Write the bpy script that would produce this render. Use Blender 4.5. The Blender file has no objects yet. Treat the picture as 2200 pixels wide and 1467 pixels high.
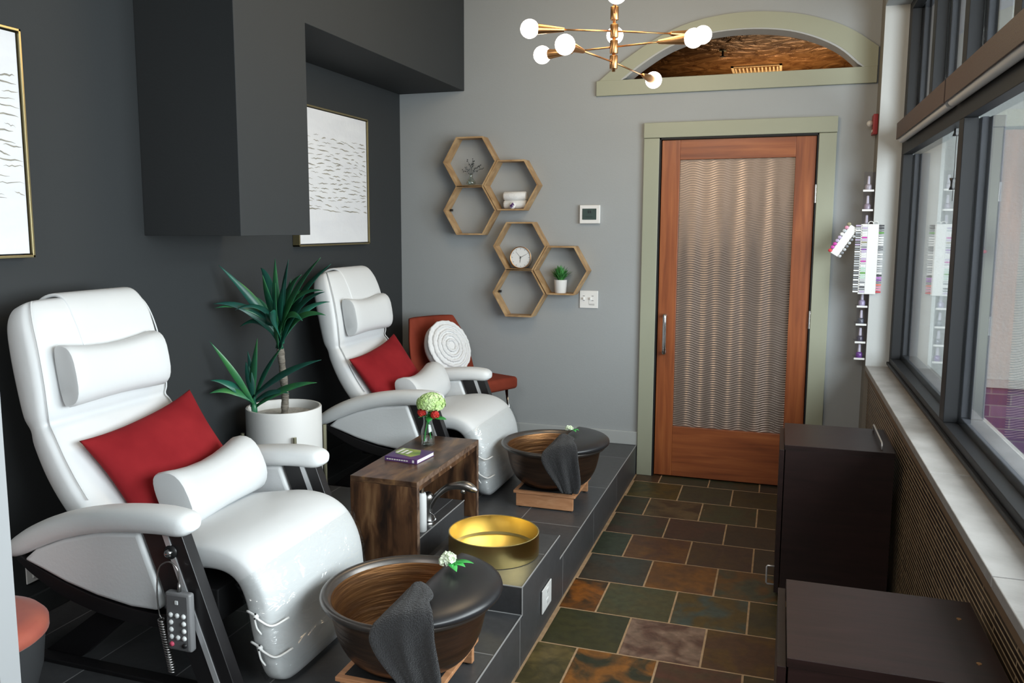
import bpy, bmesh, math, random
from mathutils import Vector, Matrix, Euler
PI = math.pi
V = Vector
random.seed(7)
S = bpy.context.scene
COL = S.collection

# ------------------------------------------------------------------ camera
cam_d = bpy.data.cameras.new('camera')
cam = bpy.data.objects.new('camera', cam_d)
COL.objects.link(cam)
cam.location = (0, 0, 1.5)
PITCH, YAW, ROLL = math.radians(7.218), math.radians(18.817), math.radians(0.076)
fw = V((-math.sin(YAW) * math.cos(PITCH), math.cos(YAW) * math.cos(PITCH), -math.sin(PITCH)))
rt = V((math.cos(YAW), math.sin(YAW), 0))
up = rt.cross(fw)
rt2 = rt * math.cos(ROLL) + up * math.sin(ROLL)
up2 = -rt * math.sin(ROLL) + up * math.cos(ROLL)
cam.rotation_euler = Matrix((rt2, up2, -fw)).transposed().to_euler()
cam_d.sensor_width = 36
cam_d.lens = 1803.2 / 2200 * 36
cam_d.shift_x = (1100 - 1061.84) / 2200
cam_d.shift_y = (716.2 - 733.5) / 2200
cam_d.clip_start = 0.05
S.camera = cam

# ------------------------------------------------------------------ world, lights, exposure
W = bpy.data.worlds.new('overcast_sky')
S.world = W
W.use_nodes = True
bg = W.node_tree.nodes['Background']
bg.inputs[0].default_value = (0.92, 0.955, 1.0, 1)
bg.inputs[1].default_value = 1.55
S.view_settings.view_transform = 'Standard'
S.view_settings.look = 'None'
S.view_settings.gamma = 1
S.view_settings.exposure = 0.15
S.view_settings.use_curve_mapping = False
S.cycles.max_bounces = 10
S.cycles.transparent_max_bounces = 12
S.cycles.caustics_reflective = False
S.cycles.caustics_refractive = False


def area(name, loc, rot, sx, sy, power, col, spread=PI):
    l = bpy.data.lights.new(name, 'AREA')
    l.shape = 'RECTANGLE'
    l.size, l.size_y = sx, sy
    l.energy = power
    l.color = col
    l.spread = spread
    o = bpy.data.objects.new(name, l)
    COL.objects.link(o)
    o.location = loc
    o.rotation_euler = rot
    return o


# the bright overcast street side, beyond the window glass, shining in (-X)
area('daylight_window', (1.75, 1.5, 1.65), (0, math.radians(82), 0), 1.9, 4.2, 290, (0.94, 0.97, 1.0))
# unseen fill light added behind the camera for surfaces facing it
area('camera_side_fill', (-0.9, -1.3, 2.95), (math.radians(25), 0, 0), 1.4, 1.2, 62, (1.0, 0.98, 0.95))
area('hall_lamp', (-0.1, 7.4, 2.1), (PI, 0, 0), 0.8, 0.3, 10, (1.0, 0.72, 0.42), 2.2)
area('hall_lamp_low', (-0.2, 6.6, 1.9), (math.radians(-80), 0, 0), 1.4, 0.8, 2.6, (1.0, 0.8, 0.6))


# ------------------------------------------------------------------ materials
def N(nt, t, **kw):
    n = nt.nodes.new(t)
    for k, v in kw.items():
        if isinstance(v, (int, float, tuple, list)) and k in n.inputs:
            n.inputs[k].default_value = v
        else:
            setattr(n, k, v)
    return n


def mat(name, col, rough=0.5, metal=0.0, noise=None, bump=None, coat=0.0, spec=None, trans=0.0, sheen=0.0,
        emit=None, ior=None, alpha=None):
    """noise=(scale, colour2, (sx,sy,sz)); bump=(scale, strength, (sx,sy,sz))"""
    m = bpy.data.materials.new(name)
    m.use_nodes = True
    nt = m.node_tree
    b = nt.nodes['Principled BSDF']
    b.inputs['Base Color'].default_value = (*col, 1)
    b.inputs['Roughness'].default_value = rough
    b.inputs['Metallic'].default_value = metal
    b.inputs['Coat Weight'].default_value = coat
    b.inputs['Transmission Weight'].default_value = trans
    b.inputs['Sheen Weight'].default_value = sheen
    if spec is not None:
        b.inputs['Specular IOR Level'].default_value = spec
    if ior:
        b.inputs['IOR'].default_value = ior
    if alpha is not None:
        b.inputs['Alpha'].default_value = alpha
    if emit:
        b.inputs['Emission Color'].default_value = (*emit[0], 1)
        b.inputs['Emission Strength'].default_value = emit[1]
    tc = N(nt, 'ShaderNodeTexCoord')
    if noise:
        mp = N(nt, 'ShaderNodeMapping')
        mp.inputs['Scale'].default_value = noise[2] if len(noise) > 2 else (1, 1, 1)
        nt.links.new(tc.outputs['Object'], mp.inputs[0])
        n = N(nt, 'ShaderNodeTexNoise')
        n.inputs['Scale'].default_value = noise[0]
        n.inputs['Detail'].default_value = 6
        nt.links.new(mp.outputs[0], n.inputs['Vector'])
        r = N(nt, 'ShaderNodeValToRGB')
        r.color_ramp.elements[0].position = 0.33
        r.color_ramp.elements[1].position = 0.68
        r.color_ramp.elements[0].color = (*col, 1)
        r.color_ramp.elements[1].color = (*noise[1], 1)
        nt.links.new(n.outputs['Fac'], r.inputs[0])
        nt.links.new(r.outputs[0], b.inputs['Base Color'])
    if bump:
        mp = N(nt, 'ShaderNodeMapping')
        mp.inputs['Scale'].default_value = bump[2] if len(bump) > 2 else (1, 1, 1)
        nt.links.new(tc.outputs['Object'], mp.inputs[0])
        n = N(nt, 'ShaderNodeTexNoise')
        n.inputs['Scale'].default_value = bump[0]
        n.inputs['Detail'].default_value = 3
        nt.links.new(mp.outputs[0], n.inputs['Vector'])
        bp = N(nt, 'ShaderNodeBump')
        bp.inputs['Strength'].default_value = bump[1]
        bp.inputs['Distance'].default_value = 0.01
        nt.links.new(n.outputs['Fac'], bp.inputs['Height'])
        nt.links.new(bp.outputs[0], b.inputs['Normal'])
    return m


def thin_glass(name, tint=(0.93, 0.96, 0.96), refl=0.22, rough=0.0):
    m = bpy.data.materials.new(name)
    m.use_nodes = True
    nt = m.node_tree
    nt.nodes.remove(nt.nodes['Principled BSDF'])
    out = nt.nodes['Material Output']
    tr = N(nt, 'ShaderNodeBsdfTransparent')
    tr.inputs[0].default_value = (*tint, 1)
    gl = N(nt, 'ShaderNodeBsdfGlossy')
    gl.inputs['Roughness'].default_value = rough
    lw = N(nt, 'ShaderNodeLayerWeight')
    lw.inputs[0].default_value = 0.5
    mu = N(nt, 'ShaderNodeMath', operation='MULTIPLY_ADD')
    mu.inputs[1].default_value = refl * 3
    mu.inputs[2].default_value = refl * 0.2
    pw = N(nt, 'ShaderNodeMath', operation='POWER')
    pw.inputs[1].default_value = 2.5
    nt.links.new(lw.outputs['Facing'], pw.inputs[0])
    nt.links.new(pw.outputs[0], mu.inputs[0])
    mu.use_clamp = True
    mx = N(nt, 'ShaderNodeMixShader')
    nt.links.new(mu.outputs[0], mx.inputs[0])
    nt.links.new(tr.outputs[0], mx.inputs[1])
    nt.links.new(gl.outputs[0], mx.inputs[2])
    nt.links.new(mx.outputs[0], out.inputs[0])
    return m


def brick_mat(name, w, h, off, loc, axes, ramp, mortar, msize, rough=0.5, noise_scale=6, noise_amt=0.5, bump=0.3,
              spec=0.5, mottle=None):
    """axes: which object axes give (u, v); ramp: list of (pos, colour) picked per tile"""
    m = bpy.data.materials.new(name)
    m.use_nodes = True
    nt = m.node_tree
    b = nt.nodes['Principled BSDF']
    b.inputs['Specular IOR Level'].default_value = spec
    tc = N(nt, 'ShaderNodeTexCoord')
    sp = N(nt, 'ShaderNodeSeparateXYZ')
    nt.links.new(tc.outputs['Object'], sp.inputs[0])
    cb = N(nt, 'ShaderNodeCombineXYZ')
    for i in range(2):
        ad = N(nt, 'ShaderNodeMath', operation='ADD')
        ad.inputs[1].default_value = loc[i]
        nt.links.new(sp.outputs[axes[i]], ad.inputs[0])
        nt.links.new(ad.outputs[0], cb.inputs[i])
    br = N(nt, 'ShaderNodeTexBrick')
    br.offset = off
    br.inputs['Color1'].default_value = (0, 0, 0, 1)
    br.inputs['Color2'].default_value = (1, 1, 1, 1)
    br.inputs['Mortar'].default_value = (0.5, 0.5, 0.5, 1)
    br.inputs['Scale'].default_value = 1
    br.inputs['Mortar Size'].default_value = msize
    br.inputs['Mortar Smooth'].default_value = 0.1
    br.inputs['Brick Width'].default_value = w
    br.inputs['Row Height'].default_value = h
    nt.links.new(cb.outputs[0], br.inputs['Vector'])
    nz = N(nt, 'ShaderNodeTexNoise')
    nz.inputs['Scale'].default_value = noise_scale
    nz.inputs['Detail'].default_value = 8
    nz.inputs['Roughness'].default_value = 0.6
    nz.inputs['Distortion'].default_value = 0.6
    nt.links.new(tc.outputs['Object'], nz.inputs['Vector'])
    # per-tile value shifted by the stone's own mottling
    a1 = N(nt, 'ShaderNodeMath', operation='MULTIPLY_ADD')
    a1.inputs[1].default_value = noise_amt
    a1.inputs[2].default_value = -noise_amt / 2
    nt.links.new(nz.outputs['Fac'], a1.inputs[0])
    a2 = N(nt, 'ShaderNodeMath', operation='ADD')
    nt.links.new(a1.outputs[0], a2.inputs[0])
    nt.links.new(br.outputs['Color'], a2.inputs[1])
    rp = N(nt, 'ShaderNodeValToRGB')
    els = rp.color_ramp.elements
    els[0].position, els[0].color = ramp[0][0], (*ramp[0][1], 1)
    els[1].position, els[1].color = ramp[-1][0], (*ramp[-1][1], 1)
    for p, c in ramp[1:-1]:
        e = els.new(p)
        e.color = (*c, 1)
    nt.links.new(a2.outputs[0], rp.inputs[0])
    src = rp.outputs[0]
    if mottle:
        n2 = N(nt, 'ShaderNodeTexNoise')
        n2.inputs['Scale'].default_value = mottle[0]
        n2.inputs['Detail'].default_value = 9
        n2.inputs['Roughness'].default_value = 0.7
        nt.links.new(tc.outputs['Object'], n2.inputs['Vector'])
        mr = N(nt, 'ShaderNodeMapRange')
        mr.inputs['From Min'].default_value = 0.3
        mr.inputs['From Max'].default_value = 0.7
        mr.inputs['To Min'].default_value = mottle[1]
        mr.inputs['To Max'].default_value = mottle[2]
        nt.links.new(n2.outputs['Fac'], mr.inputs[0])
        vm = N(nt, 'ShaderNodeVectorMath', operation='SCALE')
        nt.links.new(src, vm.inputs[0])
        nt.links.new(mr.outputs[0], vm.inputs['Scale'])
        src = vm.outputs[0]
    mx = N(nt, 'ShaderNodeMixRGB')
    mx.inputs[2].default_value = (*mortar, 1)
    nt.links.new(br.outputs['Fac'], mx.inputs[0])
    nt.links.new(src, mx.inputs[1])
    nt.links.new(mx.outputs[0], b.inputs['Base Color'])
    b.inputs['Roughness'].default_value = rough
    hh = N(nt, 'ShaderNodeMath', operation='MULTIPLY_ADD')
    hh.inputs[1].default_value = -1.0
    nt.links.new(br.outputs['Fac'], hh.inputs[0])
    nt.links.new(nz.outputs['Fac'], hh.inputs[2])
    bp = N(nt, 'ShaderNodeBump')
    bp.inputs['Strength'].default_value = bump
    bp.inputs['Distance'].default_value = 0.006
    nt.links.new(hh.outputs[0], bp.inputs['Height'])
    nt.links.new(bp.outputs[0], b.inputs['Normal'])
    return m


def wood_mat(name, ramp, scale=3.0, stretch=(1, 12, 12), rough=0.45, coat=0.0, bump=0.1, detail=8):
    m = bpy.data.materials.new(name)
    m.use_nodes = True
    nt = m.node_tree
    b = nt.nodes['Principled BSDF']
    b.inputs['Roughness'].default_value = rough
    b.inputs['Coat Weight'].default_value = coat
    b.inputs['Coat Roughness'].default_value = 0.2
    tc = N(nt, 'ShaderNodeTexCoord')
    mp = N(nt, 'ShaderNodeMapping')
    mp.inputs['Scale'].default_value = stretch
    nt.links.new(tc.outputs['Object'], mp.inputs[0])
    n = N(nt, 'ShaderNodeTexNoise')
    n.inputs['Scale'].default_value = scale
    n.inputs['Detail'].default_value = detail
    n.inputs['Distortion'].default_value = 0.5
    nt.links.new(mp.outputs[0], n.inputs['Vector'])
    r = N(nt, 'ShaderNodeValToRGB')
    els = r.color_ramp.elements
    els[0].position, els[0].color = ramp[0][0], (*ramp[0][1], 1)
    els[1].position, els[1].color = ramp[-1][0], (*ramp[-1][1], 1)
    for p, c in ramp[1:-1]:
        e = els.new(p)
        e.color = (*c, 1)
    nt.links.new(n.outputs['Fac'], r.inputs[0])
    nt.links.new(r.outputs[0], b.inputs['Base Color'])
    bp = N(nt, 'ShaderNodeBump')
    bp.inputs['Strength'].default_value = bump
    bp.inputs['Distance'].default_value = 0.003
    nt.links.new(n.outputs['Fac'], bp.inputs['Height'])
    nt.links.new(bp.outputs[0], b.inputs['Normal'])
    return m


M = {}
M['charcoal_paint'] = mat('charcoal_paint', (0.030, 0.033, 0.035), 0.7, spec=0.3, bump=(120, 0.05))
M['grey_paint'] = mat('grey_paint', (0.345, 0.365, 0.375), 0.6, bump=(120, 0.05))
M['taupe_paint'] = mat('taupe_paint', (0.24, 0.22, 0.19), 0.6, bump=(120, 0.05))
M['ceiling_paint'] = mat('ceiling_paint', (0.42, 0.41, 0.38), 0.8)
M['white_reveal'] = mat('white_reveal', (0.52, 0.54, 0.54), 0.6, bump=(80, 0.05))
M['partition_paint'] = mat('partition_paint', (0.30, 0.31, 0.32), 0.6)
M['sage_trim'] = mat('sage_trim', (0.34, 0.355, 0.27), 0.45)
M['base_trim'] = mat('base_trim', (0.42, 0.44, 0.44), 0.45)
M['dark_frame'] = mat('dark_window_frame', (0.011, 0.012, 0.014), 0.5, spec=0.3)
M['outer_frame'] = mat('outer_window_frame', (0.085, 0.09, 0.105), 0.45, spec=0.3)
M['sill_stone'] = mat('sill_stone', (0.40, 0.39, 0.38), 0.4, noise=(9, (0.30, 0.29, 0.28)), bump=(60, 0.1))
M['brown_strip'] = mat('brown_strip', (0.16, 0.10, 0.055), 0.5)
M['brown_fascia'] = mat('brown_fascia', (0.085, 0.045, 0.028), 0.5, bump=(300, 0.2))
M['white_shade'] = mat('white_shade', (0.70, 0.70, 0.69), 0.6)
M['floor_grout'] = mat('floor_grout', (0.36, 0.23, 0.125), 0.8, noise=(30, (0.46, 0.31, 0.18)))
PT = [(0.0, (0.050, 0.051, 0.054)), (0.5, (0.062, 0.063, 0.066)), (1.0, (0.074, 0.075, 0.078))]
M['platform_top_tile'] = brick_mat('platform_top_tile', 0.593, 0.285, 0.0, (-3.517 + 0.593 * 20, 1.075 + 0.285 * 20), (1, 0), PT,
    (0.26, 0.26, 0.26), 0.0022, rough=0.38, noise_scale=9, noise_amt=0.6, bump=0.12, mottle=(40, 0.85, 1.15))
M['platform_side_tile'] = brick_mat('platform_side_tile', 0.593, 4.0, 0.0, (-3.188 + 0.593 * 20, 2.0), (1, 2), PT,
    (0.26, 0.26, 0.26), 0.0022, rough=0.45, noise_scale=9, noise_amt=0.6, bump=0.12, mottle=(40, 0.85, 1.15))
M['grout'] = mat('tile_edge_trim', (0.30, 0.30, 0.30), 0.6)
M['mosaic'] = brick_mat('stick_mosaic', 0.30, 0.0165, 0.37, (0, 0), (1, 2),
    [(0.0, (0.022, 0.014, 0.010)), (0.5, (0.040, 0.026, 0.017)), (1.0, (0.085, 0.058, 0.036))], (0.50, 0.36, 0.22), 0.0026,
    rough=0.35, noise_scale=30, noise_amt=0.5, bump=0.5)
M['door_wood'] = wood_mat('door_wood', [(0.25, (0.17, 0.040, 0.010)), (0.5, (0.28, 0.075, 0.020)), (0.75, (0.40, 0.125, 0.036))], 2.2, (14, 14, 0.9), 0.42, 0.15)
M['door_wood_h'] = wood_mat('door_wood_rail', [(0.25, (0.17, 0.040, 0.010)), (0.5, (0.28, 0.075, 0.020)), (0.75, (0.40, 0.125, 0.036))], 2.2, (0.9, 14, 14), 0.42, 0.15)
M['espresso'] = wood_mat('espresso_laminate', [(0.3, (0.010, 0.0035, 0.003)), (0.7, (0.019, 0.007, 0.0065))], 3, (2, 18, 18), 0.42, 0.0, 0.05)
M['rustic'] = wood_mat('rustic_wood', [(0.30, (0.014, 0.007, 0.004)), (0.43, (0.050, 0.022, 0.010)), (0.55, (0.11, 0.050, 0.022)), (0.72, (0.22, 0.12, 0.055))], 3.6, (7, 7, 1.6), 0.5, 0.0, 0.3)
M['rustic_top'] = wood_mat('rustic_wood_top', [(0.30, (0.022, 0.012, 0.008)), (0.43, (0.065, 0.033, 0.018)), (0.55, (0.13, 0.070, 0.036)), (0.72, (0.26, 0.14, 0.055))], 3.6, (4.5, 1.6, 6), 0.36, 0.2, 0.2)
M['rustic_edge'] = wood_mat('rustic_wood_edge', [(0.3, (0.045, 0.026, 0.018)), (0.5, (0.15, 0.09, 0.06)), (0.7, (0.24, 0.16, 0.11))], 30, (1, 1, 1), 0.6)
M['shelf_wood'] = wood_mat('shelf_wood', [(0.25, (0.27, 0.15, 0.065)), (0.5, (0.40, 0.25, 0.12)), (0.75, (0.54, 0.37, 0.20))], 5, (3, 3, 3), 0.55, 0, 0.15)
M['cedar'] = wood_mat('cedar_stand', [(0.25, (0.42, 0.19, 0.085)), (0.5, (0.54, 0.26, 0.125)), (0.75, (0.64, 0.34, 0.18))], 4, (3, 14, 14), 0.5, 0, 0.1)
M['white_leather'] = mat('white_leather', (0.665, 0.68, 0.69), 0.42, bump=(7, 0.35), coat=0.05)
M['side_leather'] = mat('side_leather', (0.78, 0.80, 0.81), 0.45, bump=(90, 0.05))
M['black_wood'] = mat('black_chair_wood', (0.012, 0.011, 0.012), 0.35)
M['black_mech'] = mat('black_mechanism', (0.010, 0.010, 0.011), 0.6)
M['silver'] = mat('silver_inlay', (0.72, 0.73, 0.75), 0.35, 0.55)
M['chrome'] = mat('chrome', (0.62, 0.63, 0.64), 0.14, 1.0)
M['brushed'] = mat('brushed_steel', (0.42, 0.41, 0.40), 0.3, 1.0)
M['red_velvet'] = mat('red_velvet', (0.20, 0.009, 0.013), 0.9, spec=0.15, noise=(5, (0.29, 0.018, 0.022)), bump=(4, 0.2), sheen=0.0)
M['rust_velvet'] = mat('rust_velvet', (0.15, 0.026, 0.013), 0.9, spec=0.15, noise=(5, (0.24, 0.045, 0.025)), sheen=0.0)
M['coral_velvet'] = mat('coral_velvet', (0.46, 0.11, 0.065), 0.75, noise=(9, (0.36, 0.075, 0.05)), sheen=0.15)
M['dark_fabric'] = mat('dark_fabric', (0.03, 0.031, 0.033), 0.8)
M['gold_edge'] = mat('gold_edge', (0.55, 0.36, 0.16), 0.5)
M['knit_white'] = mat('white_knit', (0.80, 0.81, 0.82), 0.85, bump=(90, 0.5))
M['cotton_white'] = mat('white_cotton', (0.82, 0.83, 0.83), 0.9, bump=(150, 0.3))
M['pot_white'] = mat('white_ceramic', (0.74, 0.74, 0.73), 0.5)
M['soil'] = mat('white_gravel', (0.45, 0.44, 0.42), 0.9, noise=(60, (0.62, 0.61, 0.58)), bump=(60, 0.8))
M['brass'] = mat('brushed_brass', (0.62, 0.33, 0.14), 0.3, 1.0)
M['brass_green'] = mat('aged_brass', (0.42, 0.40, 0.28), 0.35, 0.8)
M['gold'] = mat('brushed_gold', (0.74, 0.58, 0.24), 0.30, 1.0)
M['copper_in'] = mat('hammered_copper_inside', (0.34, 0.16, 0.06), 0.38, 0.85, noise=(6, (0.20, 0.10, 0.05), (1, 1, 7)), bump=(7, 0.18, (1, 1, 14)))
M['bronze'] = mat('dark_bronze', (0.20, 0.125, 0.085), 0.33, 0.9, noise=(6, (0.11, 0.078, 0.062), (1, 1, 12)), bump=(7, 0.25, (1, 1, 16)))
M['bronze_rim'] = mat('worn_bronze_rim', (0.15, 0.135, 0.125), 0.32, 0.85)
M['black_cushion'] = mat('black_vinyl', (0.018, 0.018, 0.020), 0.33)
M['black_towel'] = mat('black_terry', (0.016, 0.016, 0.018), 0.95, bump=(260, 0.9), sheen=0.15)
M['black_pad'] = mat('black_rubber_pad', (0.014, 0.015, 0.016), 0.6)
M['leaf_green'] = mat('yucca_leaf', (0.012, 0.12, 0.085), 0.35, noise=(9, (0.06, 0.25, 0.075), (1, 1, 0.6)))
M['leaf_dark'] = mat('yucca_leaf_dark', (0.020, 0.075, 0.070), 0.35, noise=(9, (0.015, 0.15, 0.095)))
M['fern_green'] = mat('fern_green', (0.025, 0.17, 0.040), 0.5, noise=(40, (0.09, 0.33, 0.08)))
M['bright_leaf'] = mat('bright_leaf', (0.02, 0.30, 0.05), 0.4, noise=(30, (0.07, 0.45, 0.10)))
M['trunk'] = mat('yucca_trunk', (0.12, 0.105, 0.085), 0.85, noise=(40, (0.30, 0.27, 0.23), (0.3, 0.3, 2)), bump=(60, 1.0, (0.3, 0.3, 3)))
M['hydrangea'] = mat('hydrangea_petal', (0.42, 0.66, 0.17), 0.6, noise=(25, (0.66, 0.82, 0.45)))
M['pale_petal'] = mat('pale_petal', (0.74, 0.86, 0.60), 0.6, noise=(60, (0.85, 0.90, 0.80)))
M['red_petal'] = mat('red_petal', (0.62, 0.04, 0.03), 0.6)
M['grey_twig'] = mat('grey_twig', (0.06, 0.07, 0.07), 0.7)
M['clear_glass'] = mat('clear_glass', (0.95, 1.0, 0.98), 0.02, trans=1.0, ior=1.45)
M['window_glass'] = thin_glass('window_glass', refl=0.20)
M['vase_glass'] = thin_glass('vase_glass', (0.93, 0.97, 0.96), 0.30)
M['acrylic'] = thin_glass('acrylic', (0.93, 0.93, 0.96), 0.12)
M['white_plastic'] = mat('white_plastic', (0.80, 0.80, 0.79), 0.4)
M['grey_plastic'] = mat('grey_plastic', (0.20, 0.20, 0.205), 0.45)
M['black_plastic'] = mat('black_plastic', (0.010, 0.010, 0.011), 0.4)
M['button_white'] = mat('button_white', (0.80, 0.82, 0.82), 0.4)
M['button_pink'] = mat('button_pink', (0.75, 0.10, 0.18), 0.4)
M['lcd'] = mat('lcd_screen', (0.055, 0.085, 0.078), 0.25)
M['ink'] = mat('grey_ink', (0.12, 0.12, 0.12), 0.6)
M['alarm_red'] = mat('alarm_red', (0.32, 0.012, 0.012), 0.4)
M['bulb'] = mat('glowing_bulb', (1, 1, 1), 0.4, emit=((1.0, 0.90, 0.76), 7.0))
M['book_purple'] = mat('book_purple', (0.075, 0.040, 0.16), 0.35, noise=(9, (0.13, 0.05, 0.17)))
M['book_green'] = mat('book_green', (0.10, 0.22, 0.06), 0.35, noise=(14, (0.42, 0.50, 0.10)))
M['paper'] = mat('book_paper', (0.80, 0.79, 0.76), 0.8)
M['clock_face'] = mat('clock_face', (0.78, 0.79, 0.79), 0.5)
M['amethyst'] = mat('amethyst', (0.10, 0.035, 0.16), 0.2, noise=(60, (0.35, 0.22, 0.45)), bump=(60, 1.0))
M['canvas'] = mat('painted_canvas', (0.66, 0.67, 0.70), 0.7, noise=(3, (0.72, 0.73, 0.75), (1, 1, 4)), bump=(30, 0.2))
M['ink_line'] = mat('grey_brush_stroke', (0.20, 0.195, 0.175), 0.7, noise=(30, (0.34, 0.32, 0.26)))
M['frame_gold'] = mat('champagne_frame', (0.36, 0.30, 0.16), 0.32, 0.9)
M['hall_gold'] = None
M['hall_wall'] = mat('hall_wall', (0.30, 0.21, 0.15), 0.7)
M['hall_floor'] = mat('hall_floor', (0.10, 0.07, 0.05), 0.5)
M['vent'] = mat('vent_metal', (0.40, 0.30, 0.18), 0.5)
M['stucco'] = mat('pale_stucco', (0.60, 0.64, 0.63), 0.9, noise=(3, (0.66, 0.69, 0.68)), bump=(70, 0.6))
M['stucco_rough'] = mat('rough_cement_edge', (0.55, 0.56, 0.56), 0.9, bump=(40, 1.0))
M['purple_brick'] = brick_mat('purple_brick', 0.20, 0.066, 0.5, (0.05, 0.02), (0, 2),
    [(0.0, (0.10, 0.045, 0.15)), (0.5, (0.16, 0.08, 0.22)), (1.0, (0.22, 0.13, 0.27))], (0.28, 0.24, 0.31), 0.004, rough=0.7, noise_scale=12, noise_amt=0.8, bump=0.8)
M['asphalt'] = mat('pavement', (0.20, 0.20, 0.20), 0.9)


def brush_round(m, amt):
    nt = m.node_tree
    b = nt.nodes['Principled BSDF']
    b.inputs['Anisotropic'].default_value = amt
    t = N(nt, 'ShaderNodeTangent')
    t.direction_type = 'RADIAL'
    t.axis = 'Z'
    nt.links.new(t.outputs[0], b.inputs['Tangent'])


brush_round(M['gold'], 0.85)
brush_round(M['bronze'], 0.6)
brush_round(M['copper_in'], 0.6)


def hall_gold():
    m = bpy.data.materials.new('gold_leaf_ceiling')
    m.use_nodes = True
    nt = m.node_tree
    b = nt.nodes['Principled BSDF']
    b.inputs['Roughness'].default_value = 0.35
    b.inputs['Metallic'].default_value = 0.5
    tc = N(nt, 'ShaderNodeTexCoord')
    mp = N(nt, 'ShaderNodeMapping')
    mp.inputs['Scale'].default_value = (1.2, 1.0, 1)
    mp.inputs['Rotation'].default_value = (0, 0, 0.25)
    nt.links.new(tc.outputs['Object'], mp.inputs[0])
    n = N(nt, 'ShaderNodeTexNoise')
    n.inputs['Scale'].default_value = 4.0
    n.inputs['Detail'].default_value = 3
    n.inputs['Distortion'].default_value = 2.0
    nt.links.new(mp.outputs[0], n.inputs['Vector'])
    r = N(nt, 'ShaderNodeValToRGB')
    r.color_ramp.elements[0].position = 0.35
    r.color_ramp.elements[0].color = (0.10, 0.038, 0.010, 1)
    r.color_ramp.elements[1].position = 0.75
    r.color_ramp.elements[1].color = (0.30, 0.15, 0.055, 1)
    nt.links.new(n.outputs['Fac'], r.inputs[0])
    nt.links.new(r.outputs[0], b.inputs['Base Color'])
    bp = N(nt, 'ShaderNodeBump')
    bp.inputs['Strength'].default_value = 0.8
    bp.inputs['Distance'].default_value = 0.05
    nt.links.new(n.outputs['Fac'], bp.inputs['Height'])
    nt.links.new(bp.outputs[0], b.inputs['Normal'])
    return m


def slate():
    m = bpy.data.materials.new('multicolour_slate')
    m.use_nodes = True
    nt = m.node_tree
    b = nt.nodes['Principled BSDF']
    b.inputs['Roughness'].default_value = 0.42
    tc = N(nt, 'ShaderNodeTexCoord')

    def nz(scale, det, dist):
        n = N(nt, 'ShaderNodeTexNoise')
        n.inputs['Scale'].default_value = scale
        n.inputs['Detail'].default_value = det
        n.inputs['Distortion'].default_value = dist
        nt.links.new(tc.outputs['Object'], n.inputs['Vector'])
        return n.outputs['Fac']

    def rng(src, a, b_, c, d):
        r = N(nt, 'ShaderNodeMapRange')
        for k, v in zip(('From Min', 'From Max', 'To Min', 'To Max'), (a, b_, c, d)):
            r.inputs[k].default_value = v
        nt.links.new(src, r.inputs[0])
        return r.outputs[0]
    aa, ab = N(nt, 'ShaderNodeVertexColor'), N(nt, 'ShaderNodeVertexColor')
    aa.layer_name, ab.layer_name = 'tone_a', 'tone_b'
    mx = N(nt, 'ShaderNodeMixRGB')
    big = nz(6.5, 7, 1.2)
    nt.links.new(rng(big, 0.42, 0.60, 0, 1), mx.inputs[0])
    nt.links.new(aa.outputs[0], mx.inputs[1])
    nt.links.new(ab.outputs[0], mx.inputs[2])
    vm = N(nt, 'ShaderNodeVectorMath', operation='SCALE')
    nt.links.new(mx.outputs[0], vm.inputs[0])
    fine = nz(32, 9, 0.5)
    nt.links.new(rng(fine, 0.3, 0.7, 0.72, 1.28), vm.inputs['Scale'])
    nt.links.new(vm.outputs[0], b.inputs['Base Color'])
    bp = N(nt, 'ShaderNodeBump')
    bp.inputs['Strength'].default_value = 0.5
    bp.inputs['Distance'].default_value = 0.004
    nt.links.new(nz(14, 8, 0.6), bp.inputs['Height'])
    nt.links.new(bp.outputs[0], b.inputs['Normal'])
    return m


def wave_glass():
    """rippled privacy glass: wavy horizontal ribs"""
    m = bpy.data.materials.new('wave_ribbed_glass')
    m.use_nodes = True
    nt = m.node_tree
    b = nt.nodes['Principled BSDF']
    b.inputs['Base Color'].default_value = (0.33, 0.26, 0.22, 1)
    b.inputs['Roughness'].default_value = 0.2
    b.inputs['Transmission Weight'].default_value = 0.45
    b.inputs['IOR'].default_value = 1.45
    b.inputs['Metallic'].default_value = 0.3
    return m


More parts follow.
